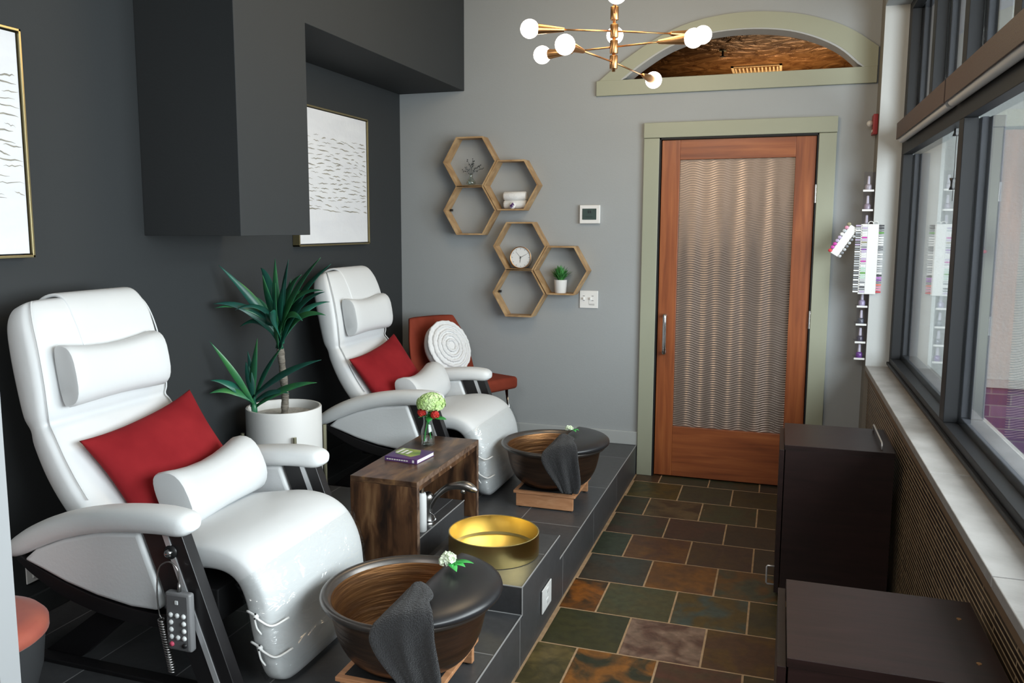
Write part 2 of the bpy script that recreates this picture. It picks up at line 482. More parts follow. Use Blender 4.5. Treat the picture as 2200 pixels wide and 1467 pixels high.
def clear_plastic():
    m = bpy.data.materials.new('clear_plastic_sheet')
    m.use_nodes = True
    nt = m.node_tree
    nt.nodes.remove(nt.nodes['Principled BSDF'])
    out = nt.nodes['Material Output']
    tr = N(nt, 'ShaderNodeBsdfTransparent')
    tr.inputs[0].default_value = (0.975, 0.985, 0.985, 1)
    gl = N(nt, 'ShaderNodeBsdfGlossy')
    gl.inputs['Roughness'].default_value = 0.12
    tc = N(nt, 'ShaderNodeTexCoord')
    mp = N(nt, 'ShaderNodeMapping')
    mp.inputs['Scale'].default_value = (3, 3, 7)
    mp.inputs['Rotation'].default_value = (0.5, 0.2, 0)
    nt.links.new(tc.outputs['Object'], mp.inputs[0])
    n = N(nt, 'ShaderNodeTexNoise')
    n.inputs['Scale'].default_value = 2.5
    n.inputs['Detail'].default_value = 2
    n.inputs['Distortion'].default_value = 1.5
    nt.links.new(mp.outputs[0], n.inputs['Vector'])
    bp = N(nt, 'ShaderNodeBump')
    bp.inputs['Strength'].default_value = 1.0
    bp.inputs['Distance'].default_value = 0.03
    nt.links.new(n.outputs['Fac'], bp.inputs['Height'])
    nt.links.new(bp.outputs[0], gl.inputs['Normal'])
    mx = N(nt, 'ShaderNodeMixShader')
    mx.inputs[0].default_value = 0.09
    nt.links.new(tr.outputs[0], mx.inputs[1])
    nt.links.new(gl.outputs[0], mx.inputs[2])
    nt.links.new(mx.outputs[0], out.inputs[0])
    return m


M['hall_gold'] = hall_gold()
M['wave_glass'] = wave_glass()
M['clear_plastic'] = clear_plastic()


# ------------------------------------------------------------------ mesh helpers (all coordinates are world metres)
def BM():
    return bmesh.new()


def box(bm, x0, x1, y0, y1, z0, z1, mx=None):
    vs = [V((x, y, z)) for x in (x0, x1) for y in (y0, y1) for z in (z0, z1)]
    if mx is not None:
        vs = [mx @ v for v in vs]
    b = [bm.verts.new(v) for v in vs]
    for f in ((0, 1, 3, 2), (4, 6, 7, 5), (0, 4, 5, 1), (2, 3, 7, 6), (0, 2, 6, 4), (1, 5, 7, 3)):
        bm.faces.new([b[i] for i in f])
    return b


def prism(bm, poly, axis, a, b):
    """poly: 2D points in the two remaining axes (in x,y,z order); extruded along axis from a to b"""
    def mk(p, t):
        c = list(p)
        c.insert(axis, t)
        return V(c)
    va = [bm.verts.new(mk(p, a)) for p in poly]
    vb = [bm.verts.new(mk(p, b)) for p in poly]
    n = len(poly)
    bm.faces.new(va[::-1])
    bm.faces.new(vb)
    for i in range(n):
        bm.faces.new((va[i], va[(i + 1) % n], vb[(i + 1) % n], vb[i]))
    bmesh.ops.recalc_face_normals(bm, faces=bm.faces)


def lathe(bm, prof, c=(0, 0, 0), n=48, mx=None, ang=(0, 2 * PI)):
    full = abs(ang[1] - ang[0] - 2 * PI) < 1e-6
    k = n if full else n + 1
    rings = []
    for r, z in prof:
        ring = []
        for i in range(k):
            a = ang[0] + (ang[1] - ang[0]) * i / n
            p = V((max(r, 1e-5) * math.cos(a), max(r, 1e-5) * math.sin(a), z))
            if mx is not None:
                p = mx @ p
            ring.append(bm.verts.new(p + V(c)))
        rings.append(ring)
    for a, b in zip(rings, rings[1:]):
        for i in range(n):
            j = (i + 1) % k
            bm.faces.new((a[i], a[j], b[j], b[i]))
    return rings


def spline(pts, n=8):
    """Catmull-Rom through points of any dimension"""
    P = [list(p) for p in pts]
    P = [[2 * a - b for a, b in zip(P[0], P[1])]] + P + [[2 * a - b for a, b in zip(P[-1], P[-2])]]
    out = []
    for i in range(1, len(P) - 2):
        for k in range(n):
            t = k / n
            out.append([0.5 * (2 * b + (c - a) * t + (2 * a - 5 * b + 4 * c - d) * t * t + (3 * b - a - 3 * c + d) * t ** 3)
                        for a, b, c, d in zip(P[i - 1], P[i], P[i + 1], P[i + 2])])
    out.append(P[-2])
    return out


def tube(bm, pts, r, n=10, cap=True):
    pts = [V(p) for p in pts]
    rs = r if isinstance(r, (list, tuple)) else [r] * len(pts)
    t0 = (pts[1] - pts[0]).normalized()
    u = t0.orthogonal().normalized()
    rings = []
    for i, p in enumerate(pts):
        t = (pts[min(i + 1, len(pts) - 1)] - pts[max(i - 1, 0)]).normalized()
        u = (u - t * u.dot(t)).normalized()
        w = t.cross(u)
        rings.append([bm.verts.new(p + (u * math.cos(a) + w * math.sin(a)) * rs[i]) for a in [2 * PI * k / n for k in range(n)]])
    for a, b in zip(rings, rings[1:]):
        for i in range(n):
            bm.faces.new((a[i], a[(i + 1) % n], b[(i + 1) % n], b[i]))
    if cap:
        bm.faces.new(rings[0][::-1])
        bm.faces.new(rings[-1])
    return rings


def cyl(bm, c, r, z0, z1, n=32, r2=None):
    lathe(bm, [(0, z0), (r, z0), (r if r2 is None else r2, z1), (0, z1)], c, n)


def sphere(bm, c, r, n=20, sc=(1, 1, 1)):
    bmesh.ops.create_uvsphere(bm, u_segments=n, v_segments=max(6, n // 2), radius=r,
                              matrix=Matrix.Translation(V(c)) @ Matrix.Diagonal((*sc, 1)))


def sgn(v):
    return 1 if v >= 0 else -1


def loftxz(bm, path, e=3.5, m=28, caps=True):
    """path: (x, z, y_centre, half_width, half_thickness) ; the section is a superellipse across Y and the path normal"""
    n = len(path)
    rings = []
    for i, (x, z, yc, hw, ht) in enumerate(path):
        a, b = path[max(i - 1, 0)], path[min(i + 1, n - 1)]
        t = V((b[0] - a[0], 0, b[1] - a[1])).normalized()
        nn = V((-t.z, 0, t.x))
        ring = []
        for k in range(m):
            th = 2 * PI * k / m
            c, s = math.cos(th), math.sin(th)
            u = sgn(c) * abs(c) ** (2 / e) * hw
            w = sgn(s) * abs(s) ** (2 / e) * ht
            ring.append(bm.verts.new(V((x, yc + u, z)) + nn * w))
        rings.append(ring)
    for a, b in zip(rings, rings[1:]):
        for i in range(m):
            bm.faces.new((a[i], a[(i + 1) % m], b[(i + 1) % m], b[i]))
    if caps:
        bm.faces.new(rings[0][::-1])
        bm.faces.new(rings[-1])
    bmesh.ops.recalc_face_normals(bm, faces=bm.faces)
    return rings


def cushion(bm, w, h, t, mx, corner=5.0, n=18, pinch=0.0, tip=0.0):
    """a stuffed pillow: two domed grids joined along the seam; mx places it (local X=width, Y=height, Z=thickness)"""
    def side(sg):
        g = []
        for j in range(n + 1):
            row = []
            for i in range(n + 1):
                u, v = -1 + 2 * i / n, -1 + 2 * j / n
                # concentrate lines near the seam
                u, v = math.sin(u * PI / 2), math.sin(v * PI / 2)
                d = (1 - abs(u) ** corner) * (1 - abs(v) ** corner)
                z = sg * t / 2 * max(d, 0) ** 0.5 * (0.62 + 0.38 * (1 - u * u) * (1 - v * v))
                pu = u * (1 - pinch * (1 - abs(v) ** 2) * 1.0)
                pv = v * (1 - pinch * (1 - abs(u) ** 2) * 1.0)
                k = 1 + tip * abs(u * v) ** 3
                row.append((pu * w / 2 * k, pv * h / 2 * k, z))
            g.append(row)
        return g
    A, B = side(1), side(-1)
    va = [[bm.verts.new(mx @ V(p)) for p in r] for r in A]
    vb = []
    for j in range(n + 1):
        r = []
        for i in range(n + 1):
            if i in (0, n) or j in (0, n):
                r.append(va[j][i])
            else:
                r.append(bm.verts.new(mx @ V(B[j][i])))
        vb.append(r)
    for j in range(n):
        for i in range(n):
            bm.faces.new((va[j][i], va[j][i + 1], va[j + 1][i + 1], va[j + 1][i]))
            bm.faces.new((vb[j][i], vb[j + 1][i], vb[j + 1][i + 1], vb[j][i + 1]))


def frame_mx(o, xdir, ydir):
    x = V(xdir).normalized()
    z = x.cross(V(ydir)).normalized()
    y = z.cross(x)
    m = Matrix((x, y, z)).transposed().to_4x4()
    return Matrix.Translation(V(o)) @ m


WL = {}


def obj(name, bm, m, parent=None, bevel=0.0, smooth=False, sub=0, label=None, cat=None, group=None, kind=None, solid=0.0, at=None, seg=2, angle=None):
    me = bpy.data.meshes.new(name)
    off = WL.get(parent.name, V((0, 0, 0))) if parent is not None else (V(at) if at is not None else V((0, 0, 0)))
    if off.length > 0:
        bmesh.ops.translate(bm, verts=bm.verts, vec=-off)
    bm.to_mesh(me)
    bm.free()
    o = bpy.data.objects.new(name, me)
    COL.objects.link(o)
    me.materials.append(m)
    if parent is not None:
        o.parent = parent
        WL[o.name] = off
    else:
        o.location = off
        WL[o.name] = off
    if solid:
        s = o.modifiers.new('solidify', 'SOLIDIFY')
        s.thickness = solid
        s.offset = 0
    if bevel:
        b = o.modifiers.new('bevel', 'BEVEL')
        b.width = bevel
        b.segments = seg
        b.limit_method = 'ANGLE'
    if sub:
        s = o.modifiers.new('subdivision', 'SUBSURF')
        s.levels = s.render_levels = sub
    if smooth:
        for p in me.polygons:
            p.use_smooth = True
        if angle:
            me.set_sharp_from_angle(angle=math.radians(angle))
    tag(o, label, cat, group, kind)
    return o


def tag(o, label=None, cat=None, group=None, kind=None):
    for k, v in (('label', label), ('category', cat), ('group', group), ('kind', kind)):
        if v:
            o[k] = v
    return o


def thing(name, loc, label, cat, group=None):
    o = bpy.data.objects.new(name, None)
    o.empty_display_size = 0.1
    COL.objects.link(o)
    o.location = loc
    WL[o.name] = V(loc)
    return tag(o, label, cat, group)


def dup(root, loc, label, rotz=0, group=None):
    r = root.copy()
    COL.objects.link(r)
    r.location = loc
    r.rotation_euler = (0, 0, rotz)
    r['label'] = label
    if group:
        r['group'] = group
    WL[r.name] = V(loc)
    for ch in list(root.children):
        c = ch.copy()
        COL.objects.link(c)
        c.parent = r
        for g in list(ch.children):
            d = g.copy()
            COL.objects.link(d)
            d.parent = c
    return r


def struct(name, bm, m, parent=None, **kw):
    return obj(name, bm, m, parent, kind='structure' if parent is None else None, **kw)


# ------------------------------------------------------------------ room shell
XL, XR, D, YB, ZC = -2.355, 0.45, 5.027, -2.6, 3.15
XW = 0.565      # window frame face
YR = 4.86       # far reveal of the window recess
bm = BM(); box(bm, XL - .1, XR + .3, YB, D + .12, -0.1, -0.0009)
struct('floor', bm, M['floor_grout'])
# slate tiles in half-bond rows; every stone has its own two natural tones
SL = {  # (row, column): tone a, tone b as the stone looks (8-bit sRGB)
    (6, 0): ((80, 68, 32), (60, 58, 34)), (6, 1): ((60, 64, 47), (54, 58, 46)), (6, 2): ((66, 60, 36), (56, 56, 40)),
    (5, 0): ((52, 54, 42), (60, 50, 36)), (5, 1): ((92, 78, 54), (60, 50, 36)), (5, 2): ((58, 64, 44), (66, 60, 38)), (5, 3): ((72, 62, 34), (60, 54, 32)),
    (4, 0): ((66, 52, 42), (52, 58, 46)), (4, 1): ((70, 50, 40), (60, 48, 38)), (4, 2): ((62, 50, 34), (56, 48, 34)),
    (3, 0): ((56, 66, 52), (50, 58, 46)), (3, 1): ((84, 56, 40), (104, 70, 36)), (3, 2): ((68, 50, 38), (76, 58, 36)), (3, 3): ((60, 50, 32), (52, 46, 32)),
    (2, -1): ((100, 66, 32), (80, 62, 36)), (2, 0): ((60, 62, 56), (66, 58, 48)), (2, 1): ((120, 78, 32), (98, 66, 38)), (2, 2): ((100, 70, 30), (64, 70, 56)),
    (1, 0): ((138, 82, 28), (62, 48, 30)), (1, 1): ((70, 72, 50), (78, 72, 46)), (1, 2): ((62, 74, 68), (84, 68, 32)), (1, 3): ((78, 66, 34), (62, 58, 38)),
    (0, -1): ((112, 74, 36), (90, 66, 36)), (0, 0): ((64, 62, 36), (56, 58, 38)), (0, 1): ((92, 66, 56), (132, 108, 92)), (0, 2): ((78, 54, 36), (88, 64, 30)),
    (-1, 0): ((72, 66, 40), (104, 90, 54)), (-1, 1): ((138, 88, 36), (46, 50, 36)), (-1, 2): ((84, 52, 40), (70, 60, 42)), (-1, 3): ((74, 62, 34), (58, 54, 36))}
PALS = [((66, 62, 38), (56, 56, 40)), ((84, 60, 40), (66, 52, 38)), ((58, 64, 50), (66, 60, 40)), ((116, 76, 34), (80, 62, 38)), ((72, 52, 42), (60, 50, 40)), ((54, 58, 52), (62, 56, 46))]


def lin(c):
    return tuple((v / 255) ** 2.2 * 0.86 for v in c) + (1,)


rnd = random.Random(5)
bm = BM()
la = bm.loops.layers.float_color.new('tone_a')
lb = bm.loops.layers.float_color.new('tone_b')
for row in range(-18, 8):
    for c_ in range(-1, 6):
        x0 = (-.777 if row % 2 == 0 else -.9195) + .285 * c_
        x1, y0 = x0 + .285, 2.80 + .2965 * row
        y1 = y0 + .2965
        x0, x1, y1 = max(x0, -.785), min(x1, XR + .02), min(y1, D + .02)
        if x1 - x0 < .012 or y1 - y0 < .01:
            continue
        n0 = len(bm.faces)
        g_ = .0036
        box(bm, x0 + g_, x1 - g_, y0 + g_, y1 - g_, -.004, 0)
        ca, cb_ = SL.get((row, c_), rnd.choice(PALS))
        bm.faces.ensure_lookup_table()
        for f in bm.faces[n0:]:
            for lp in f.loops:
                lp[la] = lin(ca)
                lp[lb] = lin(cb_)
struct('floor_tiles', bm, slate(), bevel=.0012)
bm = BM(); box(bm, XL - .1, XR + .4, YB - .1, D + .12, ZC, ZC + .1)
struct('ceiling', bm, M['ceiling_paint'])
bm = BM(); box(bm, XL - .12, XL, YB - .1, D + .12, 0, ZC)
struct('wall_left', bm, M['charcoal_paint'])
bm = BM(); box(bm, XL, XR + .3, YB - .1, YB, 0, ZC)
struct('wall_back', bm, M['grey_paint'])
# far wall with door opening and arched transom opening (an ellipse arc above a flat beam)
DX0, DX1, DZ = -0.686, 0.161, 2.005
AX0, AX1, AZ0 = -0.933, 0.378, 2.352


ARC_OUT = spline([(-1.057, 2.352), (-0.924, 2.453), (-0.708, 2.582), (-0.498, 2.655), (-0.245, 2.680), (0.007, 2.655), (0.202, 2.599), (0.327, 2.536), (0.442, 2.452)], 5)
ARC_IN = spline([(-0.933, 2.352), (-0.813, 2.440), (-0.653, 2.528), (-0.455, 2.582), (-0.245, 2.595), (-0.039, 2.576), (0.119, 2.530), (0.256, 2.460), (0.378, 2.352)], 5)


T = 0.13
bm = BM()
box(bm, XL, DX0, D, D + T, 0, DZ)
box(bm, DX1, XR + .3, D, D + T, 0, DZ)
box(bm, XL, XR + .3, D, D + T, DZ, AZ0)
box(bm, XL, AX0, D, D + T, AZ0, ZC)
box(bm, AX1, XR + .3, D, D + T, AZ0, ZC)
for (xa, za), (xb, zb) in zip(ARC_IN, ARC_IN[1:]):
    prism(bm, [(xa, za), (xb, zb), (xb, ZC), (xa, ZC)], 1, D, D + T)
struct('wall_far', bm, M['grey_paint'])
# arched trim: flat beam and arched casing
bm = BM()
prism(bm, [(-1.073, 2.266), (0.442, 2.266), (0.442, 2.352), (-1.073, 2.352)], 1, D - .022, D)
struct('trim_1', bm, M['sage_trim'], bevel=.002)
bm = BM()
prism(bm, [tuple(p) for p in ARC_OUT] + [(0.442, 2.352)] + [tuple(p) for p in ARC_IN[::-1]], 1, D - .02, D)
struct('trim_2', bm, M['sage_trim'])
bm = BM()
prism(bm, [(x, z + .0005) for x, z in ARC_IN] + [(x * .985 - .004, max(z - .007, 2.352)) for x, z in ARC_IN[::-1]], 1, D - .018, D + T + .002)
struct('trim_3', bm, M['base_trim'])
# hall behind the door
bm = BM()
box(bm, -2.0, 1.5, D + T, 9.0, 2.82, 2.9)
struct('ceiling_hall', bm, M['hall_gold'])
bm = BM()
box(bm, -2.0, 1.5, 8.9, 9.0, 0, 2.82)
box(bm, -2.1, -2.0, D + T, 9.0, 0, 2.9)
box(bm, 1.5, 1.6, D + T, 9.0, 0, 2.9)
struct('wall_hall', bm, M['hall_wall'])
bm = BM(); box(bm, -2.0, 1.5, D + .12, 9.0, -.1, 0)
struct('floor_hall', bm, M['hall_floor'])
# door casing
bm = BM()
prism(bm, [(-.785, 0), (-.695, 0), (-.695, 2.012), (-.785, 2.012)], 1, D - .025, D)
struct('trim_4', bm, M['sage_trim'], bevel=.003)
bm = BM()
prism(bm, [(.168, 0), (.259, 0), (.259, 2.012), (.168, 2.012)], 1, D - .025, D)
struct('trim_5', bm, M['sage_trim'], bevel=.003)
bm = BM()
prism(bm, [(-.787, 2.014), (.261, 2.014), (.261, 2.10), (-.787, 2.10)], 1, D - .027, D)
struct('trim_6', bm, M['sage_trim'], bevel=.003)
bm = BM()
box(bm, -.696, -.686, D - .02, D + T, 0, 2.012)
box(bm, .161, .169, D - .02, D + T, 0, 2.012)
box(bm, -.696, .169, D - .02, D + T, 2.003, 2.013)
struct('trim_7', bm, M['dark_frame'])
# door
dr = bpy.data.objects.new('door_1', None); COL.objects.link(dr); dr.location = (-.26, D, 0); WL['door_1'] = V((-.26, D, 0))
dr['kind'] = 'structure'
GX0, GX1, GZ0, GZ1 = -.578, .052, .312, 1.888
y0, y1 = D - .005, D + .038
bm = BM(); box(bm, -.682, GX0, y0, y1, .008, 2.0); obj('door_stile', bm, M['door_wood'], dr, bevel=.002)
bm = BM(); box(bm, GX1, .158, y0, y1, .008, 2.0); obj('door_stile', bm, M['door_wood'], dr, bevel=.002)
bm = BM(); box(bm, GX0, GX1, y0, y1, GZ1, 2.0); obj('door_rail', bm, M['door_wood_h'], dr, bevel=.002)
bm = BM(); box(bm, GX0, GX1, y0, y1, .008, GZ0); obj('door_rail', bm, M['door_wood_h'], dr, bevel=.002)
bm = BM()
nx, nz = 64, 1150
gw, gh = GX1 - GX0 + .01, GZ1 - GZ0 + .01
prev = None
for j in range(nz + 1):
    z = GZ0 - .005 + gh * j / nz
    row = []
    for i in range(nx + 1):
        x = GX0 - .005 + gw * i / nx
        row.append(bm.verts.new((x, D + .014 + .0016 * math.sin(2 * PI * (z + .0085 * math.sin(2 * PI * x / .155)) / .0137), z)))
    if prev:
        for i in range(nx):
            bm.faces.new((prev[i], prev[i + 1], row[i + 1], row[i]))
    prev = row
obj('glass_panel', bm, M['wave_glass'], dr, smooth=True)
bm = BM()
hx = -.636
tube(bm, spline([(hx, y0, .765), (hx, y0 - .035, .758), (hx, y0 - .045, .78), (hx, y0 - .045, .87), (hx, y0 - .045, .965), (hx, y0 - .035, .985), (hx, y0, .978)], 6), .011, 12)
obj('door_handle', bm, M['chrome'], dr, smooth=True, label='brushed metal pull handle')
for hz in (.985, 1.685):
    bm = BM()
    tube(bm, [(.163, D - .014, hz - .05), (.163, D - .014, hz + .05)], .007, 10)
    for k in range(4):
        tube(bm, [(.163, D - .014, hz - .047 + .027 * k), (.163, D - .014, hz - .042 + .027 * k)], .0085, 10)
    obj('hinge', bm, M['brushed'], dr, smooth=True, angle=40)
# a push bar seen dimly through the glass
bm = BM(); box(bm, GX0, GX1, D + .06, D + .075, 1.02, 1.05)
obj('push_bar', bm, M['brushed'], dr)
# baseboard
bm = BM(); box(bm, XL, -.787, D - .015, D, .18, .262)
struct('baseboard_far', bm, M['base_trim'], bevel=.003)
bm = BM(); box(bm, XL, XL + .012, 1.0, D - .015, .18, .262)
struct('baseboard_left', bm, M['charcoal_paint'], bevel=.003)
# soffit and hanging pillar
bm = BM()
SX = -1.912
prism(bm, [(2.68, 1.466), (3.170, 1.466), (3.170, 2.340), (D, 2.340), (D, ZC), (2.68, ZC)], 0, XL, SX)
struct('wall_soffit', bm, M['charcoal_paint'], bevel=.002)
# right wall: narrow strip at the far corner, dado under the sill, wall above the windows
bm = BM()
box(bm, XR, XR + .3, YR, D, 0, ZC)
struct('wall_right', bm, M['taupe_paint'])
bm = BM(); box(bm, XR + .001, XW + .06, YR - .004, YR + .001, .765, 2.64)
struct('trim_8', bm, M['white_reveal'])
bm = BM(); box(bm, XR, XR + .3, YB, YR, 2.62, ZC)
struct('wall_right_top', bm, M['grey_paint'])
bm = BM(); box(bm, XR + .02, XR + .3, YB, YR, 0, .735)
struct('wall_right_low', bm, M['mosaic'])
bm = BM(); box(bm, XR + .004, XR + .02, YB, YR, .715, .738)
struct('trim_9', bm, M['brown_strip'])
bm = BM()
for a, b in ((3.565, YR + .03), (2.765, 3.560), (1.96, 2.760), (1.1, 1.955), (YB, 1.095)):
    box(bm, XR + .002, .582, a, b, .738, .765)
struct('trim_10', bm, M['sill_stone'], bevel=.0025)
bm = BM(); box(bm, .562, .578, YB, YR, .765, .781)
struct('trim_11', bm, M['brown_strip'])

# window: lower lights
wn = bpy.data.objects.new('window_1', None); COL.objects.link(wn); wn.location = (XW, 3, .78); WL['window_1'] = V((XW, 3, .78))
wn['kind'] = 'structure'
bm = BM()
box(bm, XW, XW + .045, YB, YR, .781, .818)
box(bm, XW - .012, XW, YB, YR, .778, .792)
box(bm, XW, XW + .045, YB, YR, 1.87, 2.02)
for a, b in ((YR - .075, YR), (3.262, 3.345), (1.72, 1.80), (.2, .28), (-1.3, -1.22)):
    box(bm, XW, XW + .045, a, b, .818, 1.87)
obj('window_frame', bm, M['dark_frame'], wn, bevel=.002)
bm = BM()
box(bm, XW + .052, XW + .12, YB, YR, .77, .84)
for a, b in ((YR - .09, YR), (3.25, 3.345), (1.71, 1.80), (.19, .28)):
    box(bm, XW + .052, XW + .075, a, b, .84, 1.87)
    box(bm, XW + .078, XW + .12, a - .02, b, .84, 1.87)
obj('outer_frame', bm, M['outer_frame'], wn, bevel=.003)
for a, b in ((3.345, YR - .075), (1.80, 3.262), (.28, 1.72), (-1.22, .2)):
    bm = BM(); box(bm, XW + .044, XW + .047, a, b, .815, 1.875)
    obj('window_pane', bm, M['window_glass'], wn)
wn2 = bpy.data.objects.new('window_2', None); COL.objects.link(wn2); wn2.location = (XW, 3, 2.02); WL['window_2'] = V((XW, 3, 2.02))
wn2['kind'] = 'structure'
bm = BM()
ups = [(YR - .09, YR)] + [(4.0 - .70 * k, 4.075 - .70 * k) for k in range(9)]
for a, b in ups:
    box(bm, XW, XW + .045, a, b, 2.02, 2.58)
box(bm, XW, XW + .045, YB, YR, 2.58, 2.62)
obj('window_frame', bm, M['dark_frame'], wn2, bevel=.002)
bm = BM()
for a, b in ups:
    box(bm, XW + .052, XW + .075, a - .03, b, 2.02, 2.62)
    box(bm, XW + .078, XW + .12, a - .05, b, 2.02, 2.62)
obj('outer_frame', bm, M['outer_frame'], wn2, bevel=.003)
edges = [b for a, b in ups]
for k in range(len(ups) - 1):
    bm = BM(); box(bm, XW + .044, XW + .047, ups[k + 1][1], ups[k][0], 2.02, 2.58)
    obj('window_pane', bm, M['window_glass'], wn2)
# roller blinds under brown fascias
for i, (a, b, lab) in enumerate(((3.40, 4.72, 'brown roller blind cassette over the far window pane beside the swatch boards'),
                                 (1.85, 3.375, 'longer brown roller blind cassette nearer the camera at top right'))):
    r = thing('roller_blind', (.54, (a + b) / 2, 1.9), lab, 'blind', 'roller blinds above the lower window panes')
    bm = BM(); box(bm, .520, .526, a, b, 1.938, 2.018); obj('fascia', bm, M['brown_fascia'], r, bevel=.001)
    bm = BM(); tube(bm, [(.546, a + .012, 1.938), (.546, b - .012, 1.938)], .018, 20); obj('blind_roll', bm, M['white_shade'], r, smooth=True, angle=40)
# blind cord clips on the far pane
r = thing('blind_cord', (.60, 3.62, 1.6), 'thin black blind cord with two clips hanging on the far window pane', 'cord')
bm = BM(); tube(bm, [(.606, 3.62, 1.60), (.606, 3.62, 1.88)], .0012, 6); obj('cord', bm, M['black_plastic'], r)
for z in (1.865, 1.665):
    bm = BM(); tube(bm, [(.602, 3.62, z - .022), (.602, 3.62, z - .008), (.602, 3.62, z + .008), (.602, 3.62, z + .022)], [.011, .006, .006, .011], 12)
    obj('clip', bm, M['black_plastic'], r, smooth=True)

# outside: stucco pier on a purple brick base, concrete ledge, pavement
bm = BM(); box(bm, .70, 4.5, 5.28, 5.6, .66, 4.2)
struct('wall_outside', bm, M['stucco'])
bm = BM(); box(bm, .70, 4.5, 5.262, 5.6, .615, .66)
struct('trim_12', bm, M['stucco_rough'])
bm = BM(); box(bm, .70, 4.5, 5.30, 5.6, 0, .615)
struct('wall_outside_base', bm, M['purple_brick'])
bm = BM(); box(bm, .69, .80, YB, 5.26, .68, .745)
struct('trim_13', bm, M['sill_stone'], bevel=.004)
bm = BM(); box(bm, .75, 1.7, YB, 5.28, 2.85, 2.97)  # unseen overhang added to block high sky light from the upper windows
struct('sky_blocker_outside', bm, M['stucco'])
bm = BM(); box(bm, .75, 12, -8, 14, -.12, -.02)
struct('ground_outside', bm, M['asphalt'])

# ------------------------------------------------------------------ tiled platform
PX, PZ, BZ = -.79, .18, .28
bm = BM(); box(bm, XL, PX - .004, .9, D, 0, PZ)
struct('floor_platform', bm, M['platform_top_tile'])
bm = BM(); box(bm, PX - .008, PX, .9, D, 0, PZ - .001)
struct('trim_14', bm, M['platform_side_tile'])
bm = BM(); box(bm, -1.185, PX - .003, 2.62, 3.13, PZ, BZ)
struct('floor_basin_block', bm, M['platform_top_tile'])
bm = BM(); box(bm, PX - .006, PX + .002, 2.618, 3.13, PZ - .01, BZ + .001)
box(bm, -1.187, PX, 2.617, 2.622, PZ, BZ + .001)
struct('trim_15', bm, M['platform_side_tile'])
bm = BM()
box(bm, XL, -1.306, 2.90, 3.414, PZ, BZ)
struct('floor_back_block', bm, M['platform_top_tile'])
bm = BM()
for seg in (((PX - .0015, .9, PZ), (PX - .0015, 2.617, PZ)), ((PX - .0015, 3.132, PZ), (PX - .0015, D, PZ)),
            ((PX - .0005, 2.617, BZ), (PX - .0005, 3.131, BZ)), ((-1.187, 2.617, BZ), (PX, 2.617, BZ)), ((PX, 2.617, PZ), (PX, 2.617, BZ)),
            ((-1.306, 2.90, BZ), (-1.306, 3.414, BZ)), ((-1.185, 2.616, PZ), (PX, 2.616, PZ))):
    tube(bm, seg, .0028, 6)
struct('trim_16', bm, M['grout'])
# partition edge in the left foreground
bm = BM(); box(bm, -1.75, -1.228, 1.00, 1.04, 0, ZC)
struct('wall_partition', bm, M['partition_paint'])

# ================================================================== furniture
YC = 2.18


def bolster(bm, mx, w, h, t, sag=0.10, e=2.6, m=24, flat=0.25):
    """roll-shaped pillow with D section, sagging along its upper edge; local X=length, Y=height, Z=front"""
    st = [(-1, .80), (-.985, .95), (-.94, 1.0), (-.7, .98), (-.35, .95), (0, .935), (.35, .95), (.7, .98), (.94, 1.0), (.985, .95), (1, .80)]
    rings = []
    for u, k in st:
        ring = []
        for i in range(m):
            th = 2 * PI * i / m
            c, s_ = math.cos(th), math.sin(th)
            y = sgn(c) * abs(c) ** (2 / e) * h / 2 * k
            z = sgn(s_) * abs(s_) ** (2 / e) * t / 2 * k
            if z < 0:
                z *= flat
            if y > 0:
                y -= sag * h * (1 - u * u)
            ring.append(bm.verts.new(mx @ V((u * w / 2, y, z))))
        rings.append(ring)
    for a, b in zip(rings, rings[1:]):
        for i in range(m):
            bm.faces.new((a[i], a[(i + 1) % m], b[(i + 1) % m], b[i]))
    bm.faces.new(rings[0][::-1])
    bm.faces.new(rings[-1])
    bmesh.ops.recalc_face_normals(bm, faces=bm.faces)


PAD = [(-2.205, 1.266, .17, .006), (-2.203, 1.262, .215, .030), (-2.197, 1.245, .245, .048), (-2.185, 1.20, .266, .062), (-2.165, 1.12, .276, .068), (-2.145, 1.02, .280, .066),
       (-2.130, .93, .280, .058), (-2.120, .890, .274, .046), (-2.102, .852, .280, .053), (-2.055, .76, .283, .057), (-1.995, .67, .282, .056),
       (-1.92, .590, .282, .052), (-1.84, .545, .282, .05), (-1.74, .533, .282, .05), (-1.62, .550, .282, .05), (-1.52, .565, .282, .05),
       (-1.44, .557, .282, .05), (-1.385, .520, .282, .052), (-1.352, .45, .282, .055), (-1.338, .36, .282, .052), (-1.325, .28, .272, .048),
       (-1.318, .228, .255, .040), (-1.315, .200, .21, .024), (-1.3145, .192, .17, .006)]


